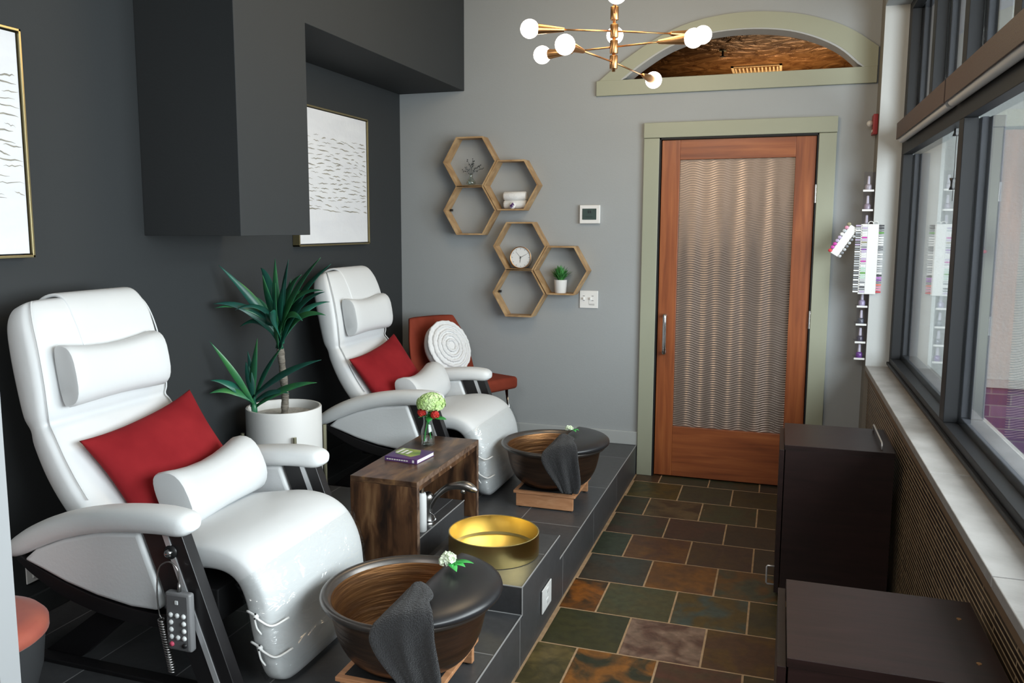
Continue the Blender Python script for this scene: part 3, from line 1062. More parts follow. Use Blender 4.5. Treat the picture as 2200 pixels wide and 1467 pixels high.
def make_recliner():
    r = thing('recliner', (-1.75, YC, PZ), 'large white leather recliner in the left foreground with a hanging remote', 'recliner',
              'white leather pedicure recliners on the tiled platform')
    # one continuous upholstered pad from headrest to foot
    bm = BM()
    sp = spline(PAD, 5)
    loftxz(bm, [(x, z, YC, hw, ht) for x, z, hw, ht in sp], 4.2, 36)
    obj('upholstered_pad', bm, M['white_leather'], r, smooth=True)
    # piping seams along both edges of the front face
    for s in (-1, 1):
        bm = BM()
        pts = []
        for i in range(6, len(sp) - 8):
            x, z, hw, ht = sp[i]
            a, b = sp[i - 1], sp[i + 1]
            t = V((b[0] - a[0], 0, b[1] - a[1])).normalized()
            n = V((-t.z, 0, t.x))
            if n.x < 0 and z > .6:
                n = -n
            if z <= .6 and n.z < 0 and x < -1.40:
                n = -n
            if x >= -1.40 and n.x < 0:
                n = -n
            pts.append(V((x, YC + s * hw * .925, z)) + n * ht * .885)
        tube(bm, pts[:46], .0026, 6)
        obj('piping', bm, M['white_leather'], r, smooth=True)
    # cloth flap over the head
    bm = BM()
    fl = [(-2.285, 1.15), (-2.272, 1.22), (-2.245, 1.264), (-2.205, 1.282), (-2.165, 1.27), (-2.130, 1.22), (-2.105, 1.15), (-2.088, 1.07), (-2.074, .99), (-2.068, .955)]
    fs = spline(fl, 4)
    n = len(fs)
    loftxz(bm, [(x, z, YC + (.235 - .135 + .06 * i / n) / 2 + .0, (.235 + .135 - .06 * i / n) / 2 * (1 if z < 1.22 else 1 - (z - 1.22) * 1.2), .006) for i, (x, z) in enumerate(fs)], 10, 20)
    obj('headrest_flap', bm, M['white_leather'], r, smooth=True)
    bm = BM()
    bolster(bm, frame_mx((-2.066, YC - .010, 1.045), (0, 1, 0), (-.16, 0, 1)), .415, .195, .125, .07, e=3.0)
    obj('head_pillow', bm, M['white_leather'], r, smooth=True, angle=50)
    for s in (-1, 1):
        ya = YC + s * .350
        bm = BM()
        ap = spline([(-2.150, .532, .012, .006), (-2.143, .537, .030, .020), (-2.11, .558, .044, .030), (-2.04, .596, .050, .035), (-1.95, .634, .052, .036), (-1.84, .665, .052, .036),
                     (-1.72, .685, .053, .036), (-1.60, .694, .053, .036), (-1.53, .692, .050, .034), (-1.503, .690, .042, .027), (-1.490, .688, .028, .016), (-1.486, .688, .010, .005)], 4)
        loftxz(bm, [(x, z, ya, hw, ht) for x, z, hw, ht in ap], 2.6, 24)
        obj('armrest', bm, M['side_leather'], r, smooth=True)
        lo = [(-2.09, .520), (-2.02, .500), (-1.93, .471), (-1.82, .447), (-1.70, .432), (-1.61, .434), (-1.585, .455)]
        upc = [(-1.625, .56), (-1.662, .655), (-1.80, .640), (-1.93, .605), (-2.04, .560)]
        pan = lo + upc
        bm = BM()
        prism(bm, pan, 1, ya - .026, ya + .026)
        obj('side_panel', bm, M['side_leather'], r, bevel=.012, smooth=True, seg=4, angle=70)
        bm = BM()
        lo2 = spline([(-2.12, .535), (-2.05, .505), (-1.93, .466), (-1.82, .440), (-1.70, .426), (-1.60, .424), (-1.56, .44)], 4)
        lo3 = spline([(-2.12, .515), (-2.06, .475), (-1.95, .425), (-1.83, .395), (-1.70, .382), (-1.60, .385), (-1.54, .40)], 4)
        prism(bm, [tuple(p) for p in lo2] + [tuple(p) for p in lo3[::-1]], 1, ya - .02, ya + .02)
        obj('side_rail', bm, M['black_wood'], r, bevel=.002)
        bm = BM()
        prism(bm, [(-1.655, .668), (-1.582, .668), (-1.405, .192), (-1.468, .192)], 1, ya - .020, ya + .020)
        fl_ = obj('leg', bm, M['black_wood'], r, bevel=.002)
        bm = BM()
        prism(bm, [(-1.566, .668), (-1.520, .668), (-1.343, .192), (-1.390, .192)], 1, ya - .020, ya + .020)
        obj('leg_board', bm, M['black_wood'], r, bevel=.002)
        bm = BM()
        prism(bm, [(-1.584, .667), (-1.566, .667), (-1.389, .193), (-1.407, .193)], 1, ya - .0225, ya + .0225)
        obj('silver_inlay', bm, M['silver'], r, label='thin silver strip let into the black leg')
        bm = BM()
        yb = YC + s * .27
        prism(bm, [(-1.80, .43), (-1.70, .43), (-1.98, .192), (-2.12, .192)], 1, yb - .018, yb + .018)
        obj('rear_leg', bm, M['black_wood'], r, bevel=.002)
        bm = BM()
        box(bm, -2.16, -1.345, yb - .022 + s * .04, yb + .022 + s * .04, PZ, .194)
        obj('base_rail', bm, M['black_wood'], r, bevel=.003)
    bm = BM()
    box(bm, -1.97, -1.50, YC - .25, YC + .25, .36, .46)
    box(bm, -1.80, -1.62, YC - .33, YC + .33, .40, .43)
    box(bm, -1.50, -1.43, YC - .10, YC + .10, .34, .46)
    obj('seat_mechanism', bm, M['black_mech'], r, bevel=.004)
    # clear plastic sheath on the leg rest with its knotted ties
    bm = BM()
    ps = spline([(-1.385, .525, .290, .066), (-1.350, .45, .290, .068), (-1.336, .36, .290, .064), (-1.323, .29, .282, .060), (-1.316, .225, .268, .052)], 5)
    loftxz(bm, [(x + .003 * math.sin(i * 1.3), z, YC, hw + .003 * math.sin(i * 2.1), ht + .002 * math.cos(i * 1.7)) for i, (x, z, hw, ht) in enumerate(ps)], 4.0, 36, caps=False)
    obj('plastic_sheath', bm, M['clear_plastic'], r, smooth=True, label='crinkled clear plastic sheath')
    for z, x in ((.425, -1.345), (.335, -1.335)):
        bm = BM()
        y = YC - .292
        tube(bm, spline([(x - .03, y + .004, z + .008), (x, y - .006, z + .004), (x + .02, y - .006, z - .01), (x + .05, y + .006, z - .025), (x + .068, y + .06, z - .022)], 5), .0035, 6)
        tube(bm, spline([(x, y - .006, z), (x + .008, y - .008, z - .03), (x + .02, y - .004, z - .05)], 4), .003, 6)
        sphere(bm, (x + .005, y - .005, z), .008, 10)
        t = obj('tie', bm, M['white_plastic'], r, smooth=True)
        bm = BM()
        for dz in (.012, -.002):
            sphere(bm, (x + .006 + dz * .2, y - .012, z + dz), .003, 8)
        obj('eyelet', bm, M['black_plastic'], t)
    return r


rec = make_recliner()
REC2 = (-1.75, 3.96, PZ)
dup(rec, REC2, 'white leather recliner farther back, between the potted yucca and the far wall')

# knob, cable and remote control of the near recliner
r = thing('remote_control', (-1.53, 1.795, .43), 'grey remote control with coiled cord hanging from the near recliner arm', 'remote')
bm = BM(); box(bm, -1.561, -1.479, 1.782, 1.806, .343, .510)
obj('remote_body', bm, M['grey_plastic'], r, bevel=.007, seg=3, smooth=True, angle=60)
bm = BM(); box(bm, -1.554, -1.486, 1.7805, 1.784, .350, .503)
obj('face_plate', bm, mat('remote_face', (0.14, 0.14, 0.145), 0.45), r, bevel=.001)
for i, (u, w) in enumerate(((0, 0), (1, 0), (2, 0), (0, 1), (2, 1), (0, 2), (2, 2), (0, 3), (1, 3), (2, 3), (0, 4), (2, 4))):
    bm = BM()
    x, z = -1.541 + .021 * u, .447 - .021 * w
    cx_ = M['button_pink'] if i == 10 else M['black_plastic'] if i == 11 else M['button_white']
    lathe(bm, [(0, .006), (.006, .005), (.0075, 0)], (x, 1.781, z), 14, Matrix.Rotation(PI / 2, 4, 'X'))
    obj('button', bm, cx_, r, smooth=True, label='pink button' if i == 10 else 'black button' if i == 11 else None)
bm = BM(); box(bm, -1.526, -1.515, 1.778, 1.782, .478, .490); obj('indicator', bm, M['button_white'], r, bevel=.002)
bm = BM()
tube(bm, spline([(-1.520, 1.794, .51), (-1.520, 1.794, .545), (-1.523, 1.792, .575), (-1.540, 1.79, .592), (-1.562, 1.79, .588), (-1.582, 1.788, .565), (-1.590, 1.788, .50), (-1.588, 1.79, .44), (-1.580, 1.79, .425)], 6), .0022, 8)
tube(bm, [(-1.520, 1.794, .508), (-1.520, 1.794, .535)], [.006, .004], 10)
pts = []
for i in range(21 * 12 + 1):
    t = i / (21 * 12)
    a = 2 * PI * i / 12
    pts.append((-1.583 + .030 * t + .0085 * math.cos(a), 1.79 + .0085 * math.sin(a), .425 - .150 * t))
tube(bm, pts, .0026, 6)
obj('coiled_cord', bm, M['brushed'], r, smooth=True)
r = thing('hanging_knob', (-1.548, 1.80, .615), 'round steel hook knob on the black leg of the near recliner', 'knob')
bm = BM(); lathe(bm, [(0, .016), (.009, .015), (.012, .010), (.010, .004), (.010, 0)], (-1.556, 1.808, .612), 20, Matrix.Rotation(PI / 2, 4, 'X')); obj('knob_head', bm, M['chrome'], r, smooth=True)
bm = BM(); lathe(bm, [(0, .008), (.019, .007), (.021, 0)], (-1.556, 1.812, .612), 24, Matrix.Rotation(PI / 2, 4, 'X')); obj('knob_plate', bm, M['black_plastic'], r, smooth=True)

# red velvet pillows and white bolsters
for i, (yc, lab, lab2) in enumerate(((YC, 'red velvet lumbar pillow leaning on the near white recliner', 'white leather bolster lying on the seat of the near recliner'),
                                     (3.96, 'red velvet pillow on the farther white recliner', 'white leather bolster on the seat of the farther recliner'))):
    bm = BM()
    dy = .060 if i == 0 else -.02
    cushion(bm, .48, .36, .12, frame_mx((-1.905, yc + dy, .720), (.0, 1, .13), (-.165, -.0, .26)), 6, 16, tip=.08, pinch=.035)
    obj('velvet_pillow', bm, M['red_velvet'], smooth=True, at=(-1.87, yc + dy, .62), label=lab, cat='pillow', group='red velvet pillows on the recliners')
    bm = BM()
    dy = .06 if i == 0 else .0
    bolster(bm, frame_mx((-1.755, yc + dy, .665), (.0, 1, .06), (-.35, -.02, .9)), .40, .205, .17, .10, flat=.45)
    obj('bolster_pillow', bm, M['white_leather'], smooth=True, angle=50, at=(-1.755, yc + dy, .60), label=lab2, cat='pillow', group='white bolsters on the recliner seats')

# ------------------------------------------------------------------ rustic table with vase and book
tb = thing('side_table', (-1.413, 3.167, PZ), 'dark rustic wooden bridge table between the two recliners', 'table')
tx0, tx1, ty0, ty1, tz = -1.556, -1.272, 2.825, 3.510, .540
bm = BM(); box(bm, tx0, tx1, ty0, ty1, tz - .022, tz); obj('tabletop', bm, M['rustic_top'], tb, bevel=.0015)
for a, b in ((ty0, ty0 + .022), (ty1 - .022, ty1)):
    bm = BM(); box(bm, tx0, tx1, a, b, PZ, tz - .0225)
    lg = obj('leg', bm, M['rustic'], tb, bevel=.001)
    bm = BM(); box(bm, tx1 - .0005, tx1 + .0008, a, b, PZ, tz - .022); obj('edge_band', bm, M['rustic_edge'], lg)
bm = BM(); box(bm, tx1 - .0005, tx1 + .001, ty0, ty1, tz - .022, tz - .001); obj('edge_band', bm, M['rustic_edge'], tb)
bm = BM(); box(bm, tx1 - .022, tx1 - .004, ty0 + .022, ty1 - .022, tz - .044, tz - .022); obj('apron', bm, M['rustic'], tb)
bm = BM(); sphere(bm, (tx1 - .002, 3.17, tz - .036), .006, 10); obj('cam_cap', bm, M['rustic_edge'], tb)

# glass bottle vase with flowers
vx, vy = -1.446, 3.337
r = thing('flower_vase', (vx, vy, tz), 'clear glass bottle holding a green hydrangea on the rustic table', 'vase')
bm = BM()
lathe(bm, [(0, .004), (.022, .002), (.029, .004), (.031, .012), (.031, .055), (.029, .072), (.021, .095), (.019, .115), (.021, .128), (.023, .137), (.021, .141), (.019, .137),
           (.018, .128), (.0165, .113), (.018, .095), (.026, .071), (.028, .055), (.028, .012), (.024, .007), (0, .007)], (vx, vy, tz), 36)
obj('glass_bottle', bm, M['vase_glass'], r, smooth=True)
bm = BM()
tube(bm, spline([(vx - .018, vy, tz + .02), (vx - .012, vy, tz + .06), (vx - .002, vy, tz + .11), (vx + .004, vy, tz + .155)], 5), .003, 8)
tube(bm, spline([(vx + .012, vy + .005, tz + .03), (vx + .006, vy, tz + .08), (vx + .004, vy, tz + .13), (vx + .02, vy, tz + .16)], 5), .0025, 8)
obj('stem', bm, M['bright_leaf'], r, smooth=True)


def florets(bm, c, rad, n, fr, sq=.75, up=-.25, seed=3):
    rnd = random.Random(seed)
    for k in range(n):
        ph = k * 2.39996
        zz = 1 - (1 - up) * (k + .5) / n
        rr = math.sqrt(max(0, 1 - zz * zz))
        d = V((rr * math.cos(ph), rr * math.sin(ph), zz))
        p = V(c) + V((d.x * rad, d.y * rad, d.z * rad * sq)) * rnd.uniform(.90, 1.04)
        t = d.orthogonal().normalized()
        t.rotate(Matrix.Rotation(rnd.uniform(0, 6.28), 3, d))
        w = d.cross(t)
        for q in range(4):
            a = q * PI / 2
            e1 = t * math.cos(a) + w * math.sin(a)
            e2 = d.cross(e1)
            f = fr * rnd.uniform(.85, 1.15)
            vs = [p - d * f * .15, p + e1 * f * .55 + e2 * f * .48 + d * f * .12, p + e1 * f + d * f * .02, p + e1 * f * .55 - e2 * f * .48 + d * f * .12]
            bm.faces.new([bm.verts.new(v) for v in vs])


fx, fy, fz = -1.430, vy, tz + .190
bm = BM(); florets(bm, (fx, fy, fz), .062, 150, .014); sphere(bm, (fx, fy, fz), .048, 16, (1, 1, .72))
obj('hydrangea_head', bm, M['hydrangea'], r)
for dx, dz in ((-.036, -.038), (.026, -.044)):
    bm = BM(); florets(bm, (fx + dx, fy - .02, fz + dz), .017, 26, .011, .9, -.6, 5); sphere(bm, (fx + dx, fy - .02, fz + dz), .013, 10); obj('red_bloom', bm, M['red_petal'], r)


def leaf(bm, base, tip, w, bow=(0, 0, .04), n=10, fold=.3, wmid=.45, up=(0, 0, 1)):
    b, t = V(base), V(tip)
    c = (b + t) / 2 + V(bow)
    rows = []
    for i in range(n + 1):
        s = i / n
        p = b * (1 - s) ** 2 + c * 2 * s * (1 - s) + t * s * s
        d = ((c - b) * (1 - s) + (t - c) * s).normalized()
        side = d.cross(V(up))
        if side.length < .05:
            side = d.cross(V((0, 1, 0)))
        side.normalize()
        nn = side.cross(d)
        prof = (s / wmid) ** .5 if s < wmid else (1 - ((s - wmid) / (1 - wmid)) ** 1.6)
        ww = w / 2 * max(prof, .02) if s > 0 else w * .22
        rows.append([bm.verts.new(p + side * ww + nn * ww * fold), bm.verts.new(p), bm.verts.new(p - side * ww + nn * ww * fold)])
    for a, b2 in zip(rows, rows[1:]):
        bm.faces.new((a[0], a[1], b2[1], b2[0]))
        bm.faces.new((a[1], a[2], b2[2], b2[1]))


bm = BM()
leaf(bm, (fx + .01, fy - .01, fz - .05), (fx + .085, fy - .03, fz - .058), .05, (0, 0, -.012), 8, .2, .5)
leaf(bm, (fx, fy, fz - .05), (fx - .05, fy - .03, fz - .06), .035, (0, 0, .0), 8, .2, .5)
leaf(bm, (fx, fy, fz - .05), (fx + .01, fy - .06, fz - .07), .035, (0, 0, .0), 8, .2, .5)
obj('leaf', bm, M['bright_leaf'], r, smooth=True, solid=.001)

# book
bmx = Matrix.Translation(V((-1.440, 3.128, tz))) @ Matrix.Rotation(-.10, 4, 'Z')
r = thing('book', (-1.44, 3.128, tz), 'small purple and green hardback book on the rustic table', 'book')
bm = BM(); box(bm, -.076, .078, -.073, .073, 0, .0025, bmx); box(bm, -.076, .078, -.073, .073, .0165, .019, bmx); box(bm, -.076, .078, -.074, -.071, 0, .019, bmx)
obj('cover', bm, M['book_purple'], r, bevel=.0008)
bm = BM(); box(bm, -.073, .0755, -.071, .070, .0025, .0165, bmx); obj('pages', bm, M['paper'], r)
bm = BM()
prism(bm, [(-.055, -.020), (.030, -.045), (.05, .0), (.02, .062), (-.072, .068), (-.074, .01)], 2, .0191, .0195)
for v in bm.verts:
    v.co = bmx @ v.co
obj('cover_picture', bm, M['book_green'], r, label='green and yellow landscape on the cover')
for k in range(3):
    bm = BM()
    box(bm, -.062 + .024 * k, -.050 + .024 * k, -.012, .055 - .012 * k, .0196, .0199, bmx)
    obj('title_line', bm, M['paper'], r)
bm = BM()
for k in range(9):
    box(bm, -.066 + .0115 * k, -.0575 + .0115 * k, -.0748, -.0742, .0065, .0115, bmx)
obj('spine_lettering', bm, M['paper'], r)
bm = BM(); box(bm, .055, .064, -.0748, -.0742, .004, .015, bmx); obj('spine_emblem', bm, M['paper'], r)

# ------------------------------------------------------------------ faucet, dispenser, basin
r = thing('faucet', (-1.338, 3.082, BZ), 'brushed steel faucet curving out from under the rustic table', 'faucet')
bm = BM(); lathe(bm, [(0, 0), (.026, 0), (.026, .008), (.021, .014), (.019, .05), (.020, .09), (.024, .105), (.024, .125), (.012, .137), (0, .139)], (-1.338, 3.082, BZ), 28); obj('faucet_body', bm, M['brushed'], r, smooth=True, angle=50)
bm = BM()
sp_ = spline([(-1.335, 3.082, .350, .016), (-1.310, 3.082, .392, .0125), (-1.286, 3.082, .418, .0125), (-1.250, 3.082, .446, .0135), (-1.210, 3.082, .458, .016), (-1.170, 3.082, .460, .019), (-1.140, 3.082, .450, .016), (-1.122, 3.082, .442, .007)], 6)
tube(bm, [p[:3] for p in sp_], [p[3] for p in sp_], 16); tube(bm, [(-1.180, 3.082, .445), (-1.184, 3.082, .430)], .011, 16)
obj('spout', bm, M['brushed'], r, smooth=True)
bm = BM(); tube(bm, spline([(-1.322, 3.067, .335), (-1.300, 3.052, .330), (-1.290, 3.045, .318), (-1.300, 3.04, .308), (-1.330, 3.045, .302)], 5), .003, 8); obj('lever', bm, M['chrome'], r, smooth=True)
r = thing('soap_dispenser', (-1.330, 3.000, BZ), 'slim white bottle standing beside the faucet behind the table leg', 'bottle')
bm = BM(); lathe(bm, [(0, 0), (.017, 0), (.020, .004), (.020, .145), (.016, .160), (0, .162)], (-1.330, 3.000, BZ), 24); obj('bottle_body', bm, M['white_plastic'], r, smooth=True, angle=50)
bm = BM(); lathe(bm, [(0, .160), (.010, .160), (.010, .185), (.013, .187), (.013, .200), (0, .201)], (-1.330, 3.000, BZ), 20); obj('cap', bm, M['brushed'], r, smooth=True, angle=50)

bc = (-.985, 2.888, BZ)
r = thing('wash_basin', bc, 'round brushed gold basin on the raised tile block', 'basin')
bm = BM()
R_ = .171
lathe(bm, [(0, .0), (R_ - .002, .0), (R_, .002), (R_, .084), (R_ - .002, .086), (R_ - .0045, .084), (R_ - .0045, .018), (R_ - .012, .010), (R_ - .03, .008), (.022, .006), (.02, .002), (0, .002)], bc, 72)
obj('basin_bowl', bm, M['gold'], r, smooth=True, angle=24)
bm = BM(); lathe(bm, [(0, .012), (.012, .012), (.020, .008), (.022, .006)], bc, 24); obj('drain', bm, M['brass_green'], r, smooth=True)

# ------------------------------------------------------------------ copper foot tubs
def puff(bm, out, zc, t, rings=8, c=None, power=5):
    """a stuffed pad over any outline"""
    cx_, cy_ = c if c else (sum(p[0] for p in out) / len(out), sum(p[1] for p in out) / len(out))
    n = len(out)

    def surf(sg):
        rr = []
        for k in range(rings + 1):
            s = math.sin(k / rings * PI / 2)
            h = (1 - s ** power) ** .5 * (.8 + .2 * (1 - s * s))
            rr.append([(cx_ + (x - cx_) * s, cy_ + (y - cy_) * s, zc + sg * t / 2 * h) for x, y in out])
        return rr
    A, B = surf(1), surf(-1)
    va = [[bm.verts.new(p) for p in ring] for ring in A[1:]]
    vb = [[bm.verts.new(p) for p in ring] for ring in B[1:-1]] + [va[-1]]
    ta, tb_ = bm.verts.new(A[0][0]), bm.verts.new(B[0][0])
    for vs, t0, flip in ((va, ta, False), (vb, tb_, True)):
        for i in range(n):
            j = (i + 1) % n
            bm.faces.new((t0, vs[0][i], vs[0][j]) if not flip else (t0, vs[0][j], vs[0][i]))
            for a, b in zip(vs, vs[1:]):
                bm.faces.new((a[i], b[i], b[j], a[j]) if not flip else (a[i], a[j], b[j], b[i]))
    bmesh.ops.recalc_face_normals(bm, faces=bm.faces)


TC = V((-.975, 2.105, 0))
ZB = .262


def stand():
    r = thing('tub_stand', (TC.x, TC.y, PZ), 'low cedar stand with black top under the near copper foot tub', 'stand', 'wooden stands under the foot tubs')
    a0, a1, b0, b1 = TC.x - .150, TC.x + .150, TC.y - .172, TC.y + .172
    bm = BM()
    box(bm, a0, a1, b0, b0 + .02, .248, ZB - .001); box(bm, a0, a1, b1 - .02, b1, .248, ZB - .001)
    box(bm, a0, a0 + .02, b0 + .02, b1 - .02, .248, ZB - .001); box(bm, a1 - .02, a1, b0 + .02, b1 - .02, .248, ZB - .001)
    obj('top_frame', bm, M['cedar'], r, bevel=.0015)
    bm = BM(); box(bm, a0 + .02, a1 - .02, b0 + .02, b1 - .02, .246, ZB); obj('black_top', bm, M['black_pad'], r)
    for yy in (b0 + .006, b1 - .026):
        bm = BM(); box(bm, a0 + .012, a1 - .012, yy, yy + .02, PZ + .005, .248); lg = obj('leg', bm, M['cedar'], r, bevel=.0015)
        for xx in (a0 + .03, a1 - .03):
            bm = BM(); cyl(bm, (xx, yy + .01, 0), .008, PZ, PZ + .006, 12); obj('foot_pad', bm, M['black_plastic'], lg)
    return r


def tub():
    r = thing('foot_tub', (TC.x, TC.y, ZB), 'dark bronze foot tub in the left foreground, coppery inside', 'tub', 'bronze foot tubs')
    c = (TC.x, TC.y, 0)
    bm = BM()
    po = spline([(.118, ZB), (.150, .272), (.182, .300), (.206, .345), (.219, .395), (.226, .430), (.236, .447)], 5)
    lathe(bm, [(0, ZB)] + [tuple(p) for p in po], c, 72)
    obj('tub_shell', bm, M['bronze'], r, smooth=True)
    bm = BM()
    pr = spline([(.234, .445), (.247, .449), (.254, .457), (.252, .466), (.243, .469), (.232, .465), (.222, .452)], 5)
    lathe(bm, [tuple(p) for p in pr], c, 72)
    obj('tub_rim', bm, M['bronze_rim'], r, smooth=True)
    bm = BM()
    pi_ = spline([(.222, .453), (.215, .420), (.206, .375), (.190, .330), (.165, .296), (.12, .280), (.0, .277)], 5)
    lathe(bm, [tuple(p) for p in pi_], c, 72)
    obj('tub_inside', bm, M['copper_in'], r, smooth=True, label='coppery brown inside of the tub')
    return r


def rest():
    R = .270
    ch = .060
    a0 = math.acos(ch / R)
    out = [(TC.x + R * math.cos(a), TC.y + R * math.sin(a)) for a in [-a0 + 2 * a0 * i / 36 for i in range(37)]]
    ca, cb = V(out[-1]), V(out[0])
    out += [tuple(ca.lerp(cb, k / 12) + V((-.016 * math.sin(PI * k / 12) ** .7 + (0), 0))) for k in range(1, 12)]
    # soften the two sharp tips
    bm = BM()
    puff(bm, out, .478, .066, 8, (TC.x + .16, TC.y), 3.6)
    return obj('foot_rest', bm, M['black_cushion'], smooth=True, at=(TC.x + .16, TC.y, .47), label='black padded half-moon foot rest on the rim of the near foot tub', cat='foot rest',
               group='black foot rests on the tub rims')


def towel():
    def po(r_, deg, z):
        a = math.radians(deg)
        return (r_ * math.sin(a), -r_ * math.cos(a), z)
    rows = [((.035, -.095, .496), (.080, -.080, .520)), ((.032, -.130, .494), (.105, -.105, .521)), ((.026, -.180, .488), (.135, -.145, .520)), (po(.235, 5, .480), po(.225, 38, .517)),
            (po(.262, 4, .474), po(.262, 38, .507)), (po(.277, 4, .458), po(.284, 38, .478)), (po(.280, 6, .435), po(.285, 39, .440)),
            (po(.279, 9, .405), po(.281, 40, .400)), (po(.275, 13, .372), po(.275, 41, .362)), (po(.268, 17, .340), po(.266, 42, .325)),
            (po(.258, 21, .308), po(.255, 42, .296)), (po(.250, 24, .290), po(.250, 42, .283))]
    L = spline([a for a, b in rows], 3)
    Rr = spline([b for a, b in rows], 3)
    bm = BM()
    n = 20
    g = []
    for j, (a, b) in enumerate(zip(L, Rr)):
        s = j / (len(L) - 1)
        row = []
        for i in range(n + 1):
            u = i / n
            p = V(a).lerp(V(b), u)
            f = (math.sin(u * 13 + s * 3) * .006 + math.sin(u * 27 + 1) * .002) * (.35 + .65 * min(1, s * 1.5))
            f2 = math.sin(u * 7 + s * 9) * .003
            k_ = min(1, max(0, (p.z - .450) / .035))
            p.z += (abs(f) * .6 + .004 + .013 * math.sin(PI * u) ** .7) * k_
            p.y -= (f + .004) * (1 - k_)
            p.x += f2
            row.append(bm.verts.new(p + TC))
        g.append(row)
    for j in range(len(g) - 1):
        for i in range(n):
            bm.faces.new((g[j][i], g[j + 1][i], g[j + 1][i + 1], g[j][i + 1]))
    return obj('hand_towel', bm, M['black_towel'], smooth=True, solid=.007, at=(TC.x, TC.y - .2, .46), label='black towel draped over the rim of the near foot tub', cat='towel', group='black towels on the foot tubs')


def sprig(c, n, lab, sc=1.0, seed=1, many=1):
    r = thing('flower_sprig', c, lab, 'flowers', 'white blossoms on the foot rests')
    rnd = random.Random(seed)
    bm = BM()
    for k in range(n):
        a = rnd.uniform(0, 6.28)
        d = rnd.uniform(.006, .020) * sc
        florets(bm, (c[0] - .008 + d * math.cos(a), c[1] + d * math.sin(a), c[2] + .012 + rnd.uniform(0, .014) * sc), .009 * sc, 9, .010 * sc, .9, -.2, seed + k)
    obj('blossom', bm, M['pale_petal'], r)
    lv = [((.045, -.014, .012), .020), ((.036, -.040, .010), .018), ((.056, .006, .014), .018), ((.022, -.030, .012), .014)][:4 if many else 2]
    for (dx, dy, dz), w in lv:
        bm = BM()
        leaf(bm, (c[0] + .004, c[1], c[2] + .006), (c[0] + dx * sc, c[1] + dy * sc, c[2] + dz), w * sc, (0, 0, .010), 8, .25, .5)
        obj('leaf', bm, M['bright_leaf'], r, smooth=True, solid=.0008)
    return r


st, tu, rs, tw = stand(), tub(), rest(), towel()
DT = V((-.035, 1.755, 0))
dup(st, st.location + DT, 'low cedar stand with black top under the farther foot tub')
dup(tu, tu.location + DT, 'dark bronze foot tub farther back by the far wall')
dup(rs, rs.location + DT, 'black padded half-moon foot rest on the rim of the farther foot tub')
dup(tw, tw.location + DT, 'black towel draped over the rim of the farther foot tub')
sprig((TC.x + .085, TC.y + .085, .514), 7, 'white blossom with green leaves on the near black foot rest', 1.4, 4)
sprig((TC.x + DT.x + .075, TC.y + DT.y + .045, .512), 6, 'smaller pale blossom with green leaves on the farther foot rest', .95, 9, 0)

# ------------------------------------------------------------------ yucca in white planter
px_, py_ = -2.106, 3.225
r = thing('planter', (px_, py_, BZ), 'tall white cylindrical planter on slim brass stand between the recliners', 'planter')
bm = BM()
lathe(bm, [(0, .34), (.135, .34), (.158, .352), (.166, .375), (.168, .42), (.168, .690), (.166, .694), (.158, .694), (.156, .690), (.154, .665), (.154, .645)], (px_, py_, 0), 64)
obj('pot', bm, M['pot_white'], r, smooth=True, angle=50)
bm = BM(); lathe(bm, [(0, .655), (.154, .655)], (px_, py_, 0), 40); obj('gravel', bm, M['soil'], r)
for a in (46, 136, 226, 316):
    a = math.radians(a)
    bm = BM()
    x, y = px_ + .186 * math.cos(a), py_ + .186 * math.sin(a)
    tube(bm, [(x, y, BZ), (x, y, .59)], .0085, 12)
    obj('stand_leg', bm, M['brass_green'], r, smooth=True, angle=50)
bm = BM()
for a in (46, 136):
    a = math.radians(a)
    tube(bm, [(px_ - .186 * math.cos(a), py_ - .186 * math.sin(a), .333), (px_ + .186 * math.cos(a), py_ + .186 * math.sin(a), .333)], .006, 8)
obj('stand_ring', bm, M['brass_green'], r)
r = thing('yucca_plant', (px_, py_ - .01, .655), 'spiky green artificial yucca growing from the white planter', 'plant')
bm = BM()
tp = spline([(-2.112, 3.235, .64), (-2.104, 3.235, .74), (-2.112, 3.235, .85), (-2.122, 3.235, .955)], 9)
rnd = random.Random(2)
tube(bm, tp, [.0165 + rnd.uniform(-.0022, .0022) for _ in tp], 14)
obj('trunk', bm, M['trunk'], r, smooth=True)
T1 = [(-2.31, 3.067, 1.336), (-2.31, 3.146, 1.285), (-2.31, 3.022, 1.17), (-2.31, 3.03, 1.151), (-2.20, 3.24, 1.31), (-2.155, 3.267, 1.359), (-2.031, 3.182, 1.36), (-1.85, 3.145, 1.371),
      (-1.831, 3.197, 1.342), (-1.848, 3.155, 1.23), (-1.845, 3.163, 1.224), (-1.846, 3.168, 1.123), (-2.31, 3.203, 1.05), (-1.935, 3.126, 1.1), (-2.10, 3.10, 1.13), (-2.06, 3.12, 1.26), (-2.13, 3.34, 1.25)]
T1[4] = (-2.245, 3.285, 1.315)
rnd = random.Random(21)
for k in range(12):
    a, e, L_ = k * 2.39996, rnd.uniform(.25, 1.25), rnd.uniform(.22, .33)
    q = (-2.12 + L_ * math.cos(a) * math.sin(e), 3.235 + L_ * math.sin(a) * math.sin(e), 1.02 + L_ * math.cos(e))
    if q[0] > -2.31:
        T1.append(q)
T2 = [(-2.31, 2.987, 1.012), (-2.31, 2.982, 0.842), (-2.31, 2.972, 0.787), (-2.228, 3.14, 0.952), (-2.175, 3.14, 1.011), (-2.24, 3.14, 0.903), (-2.045, 3.14, 0.986), (-1.857, 3.14, 0.932), (-1.881, 3.14, 0.831), (-2.019, 3.14, 0.774)]
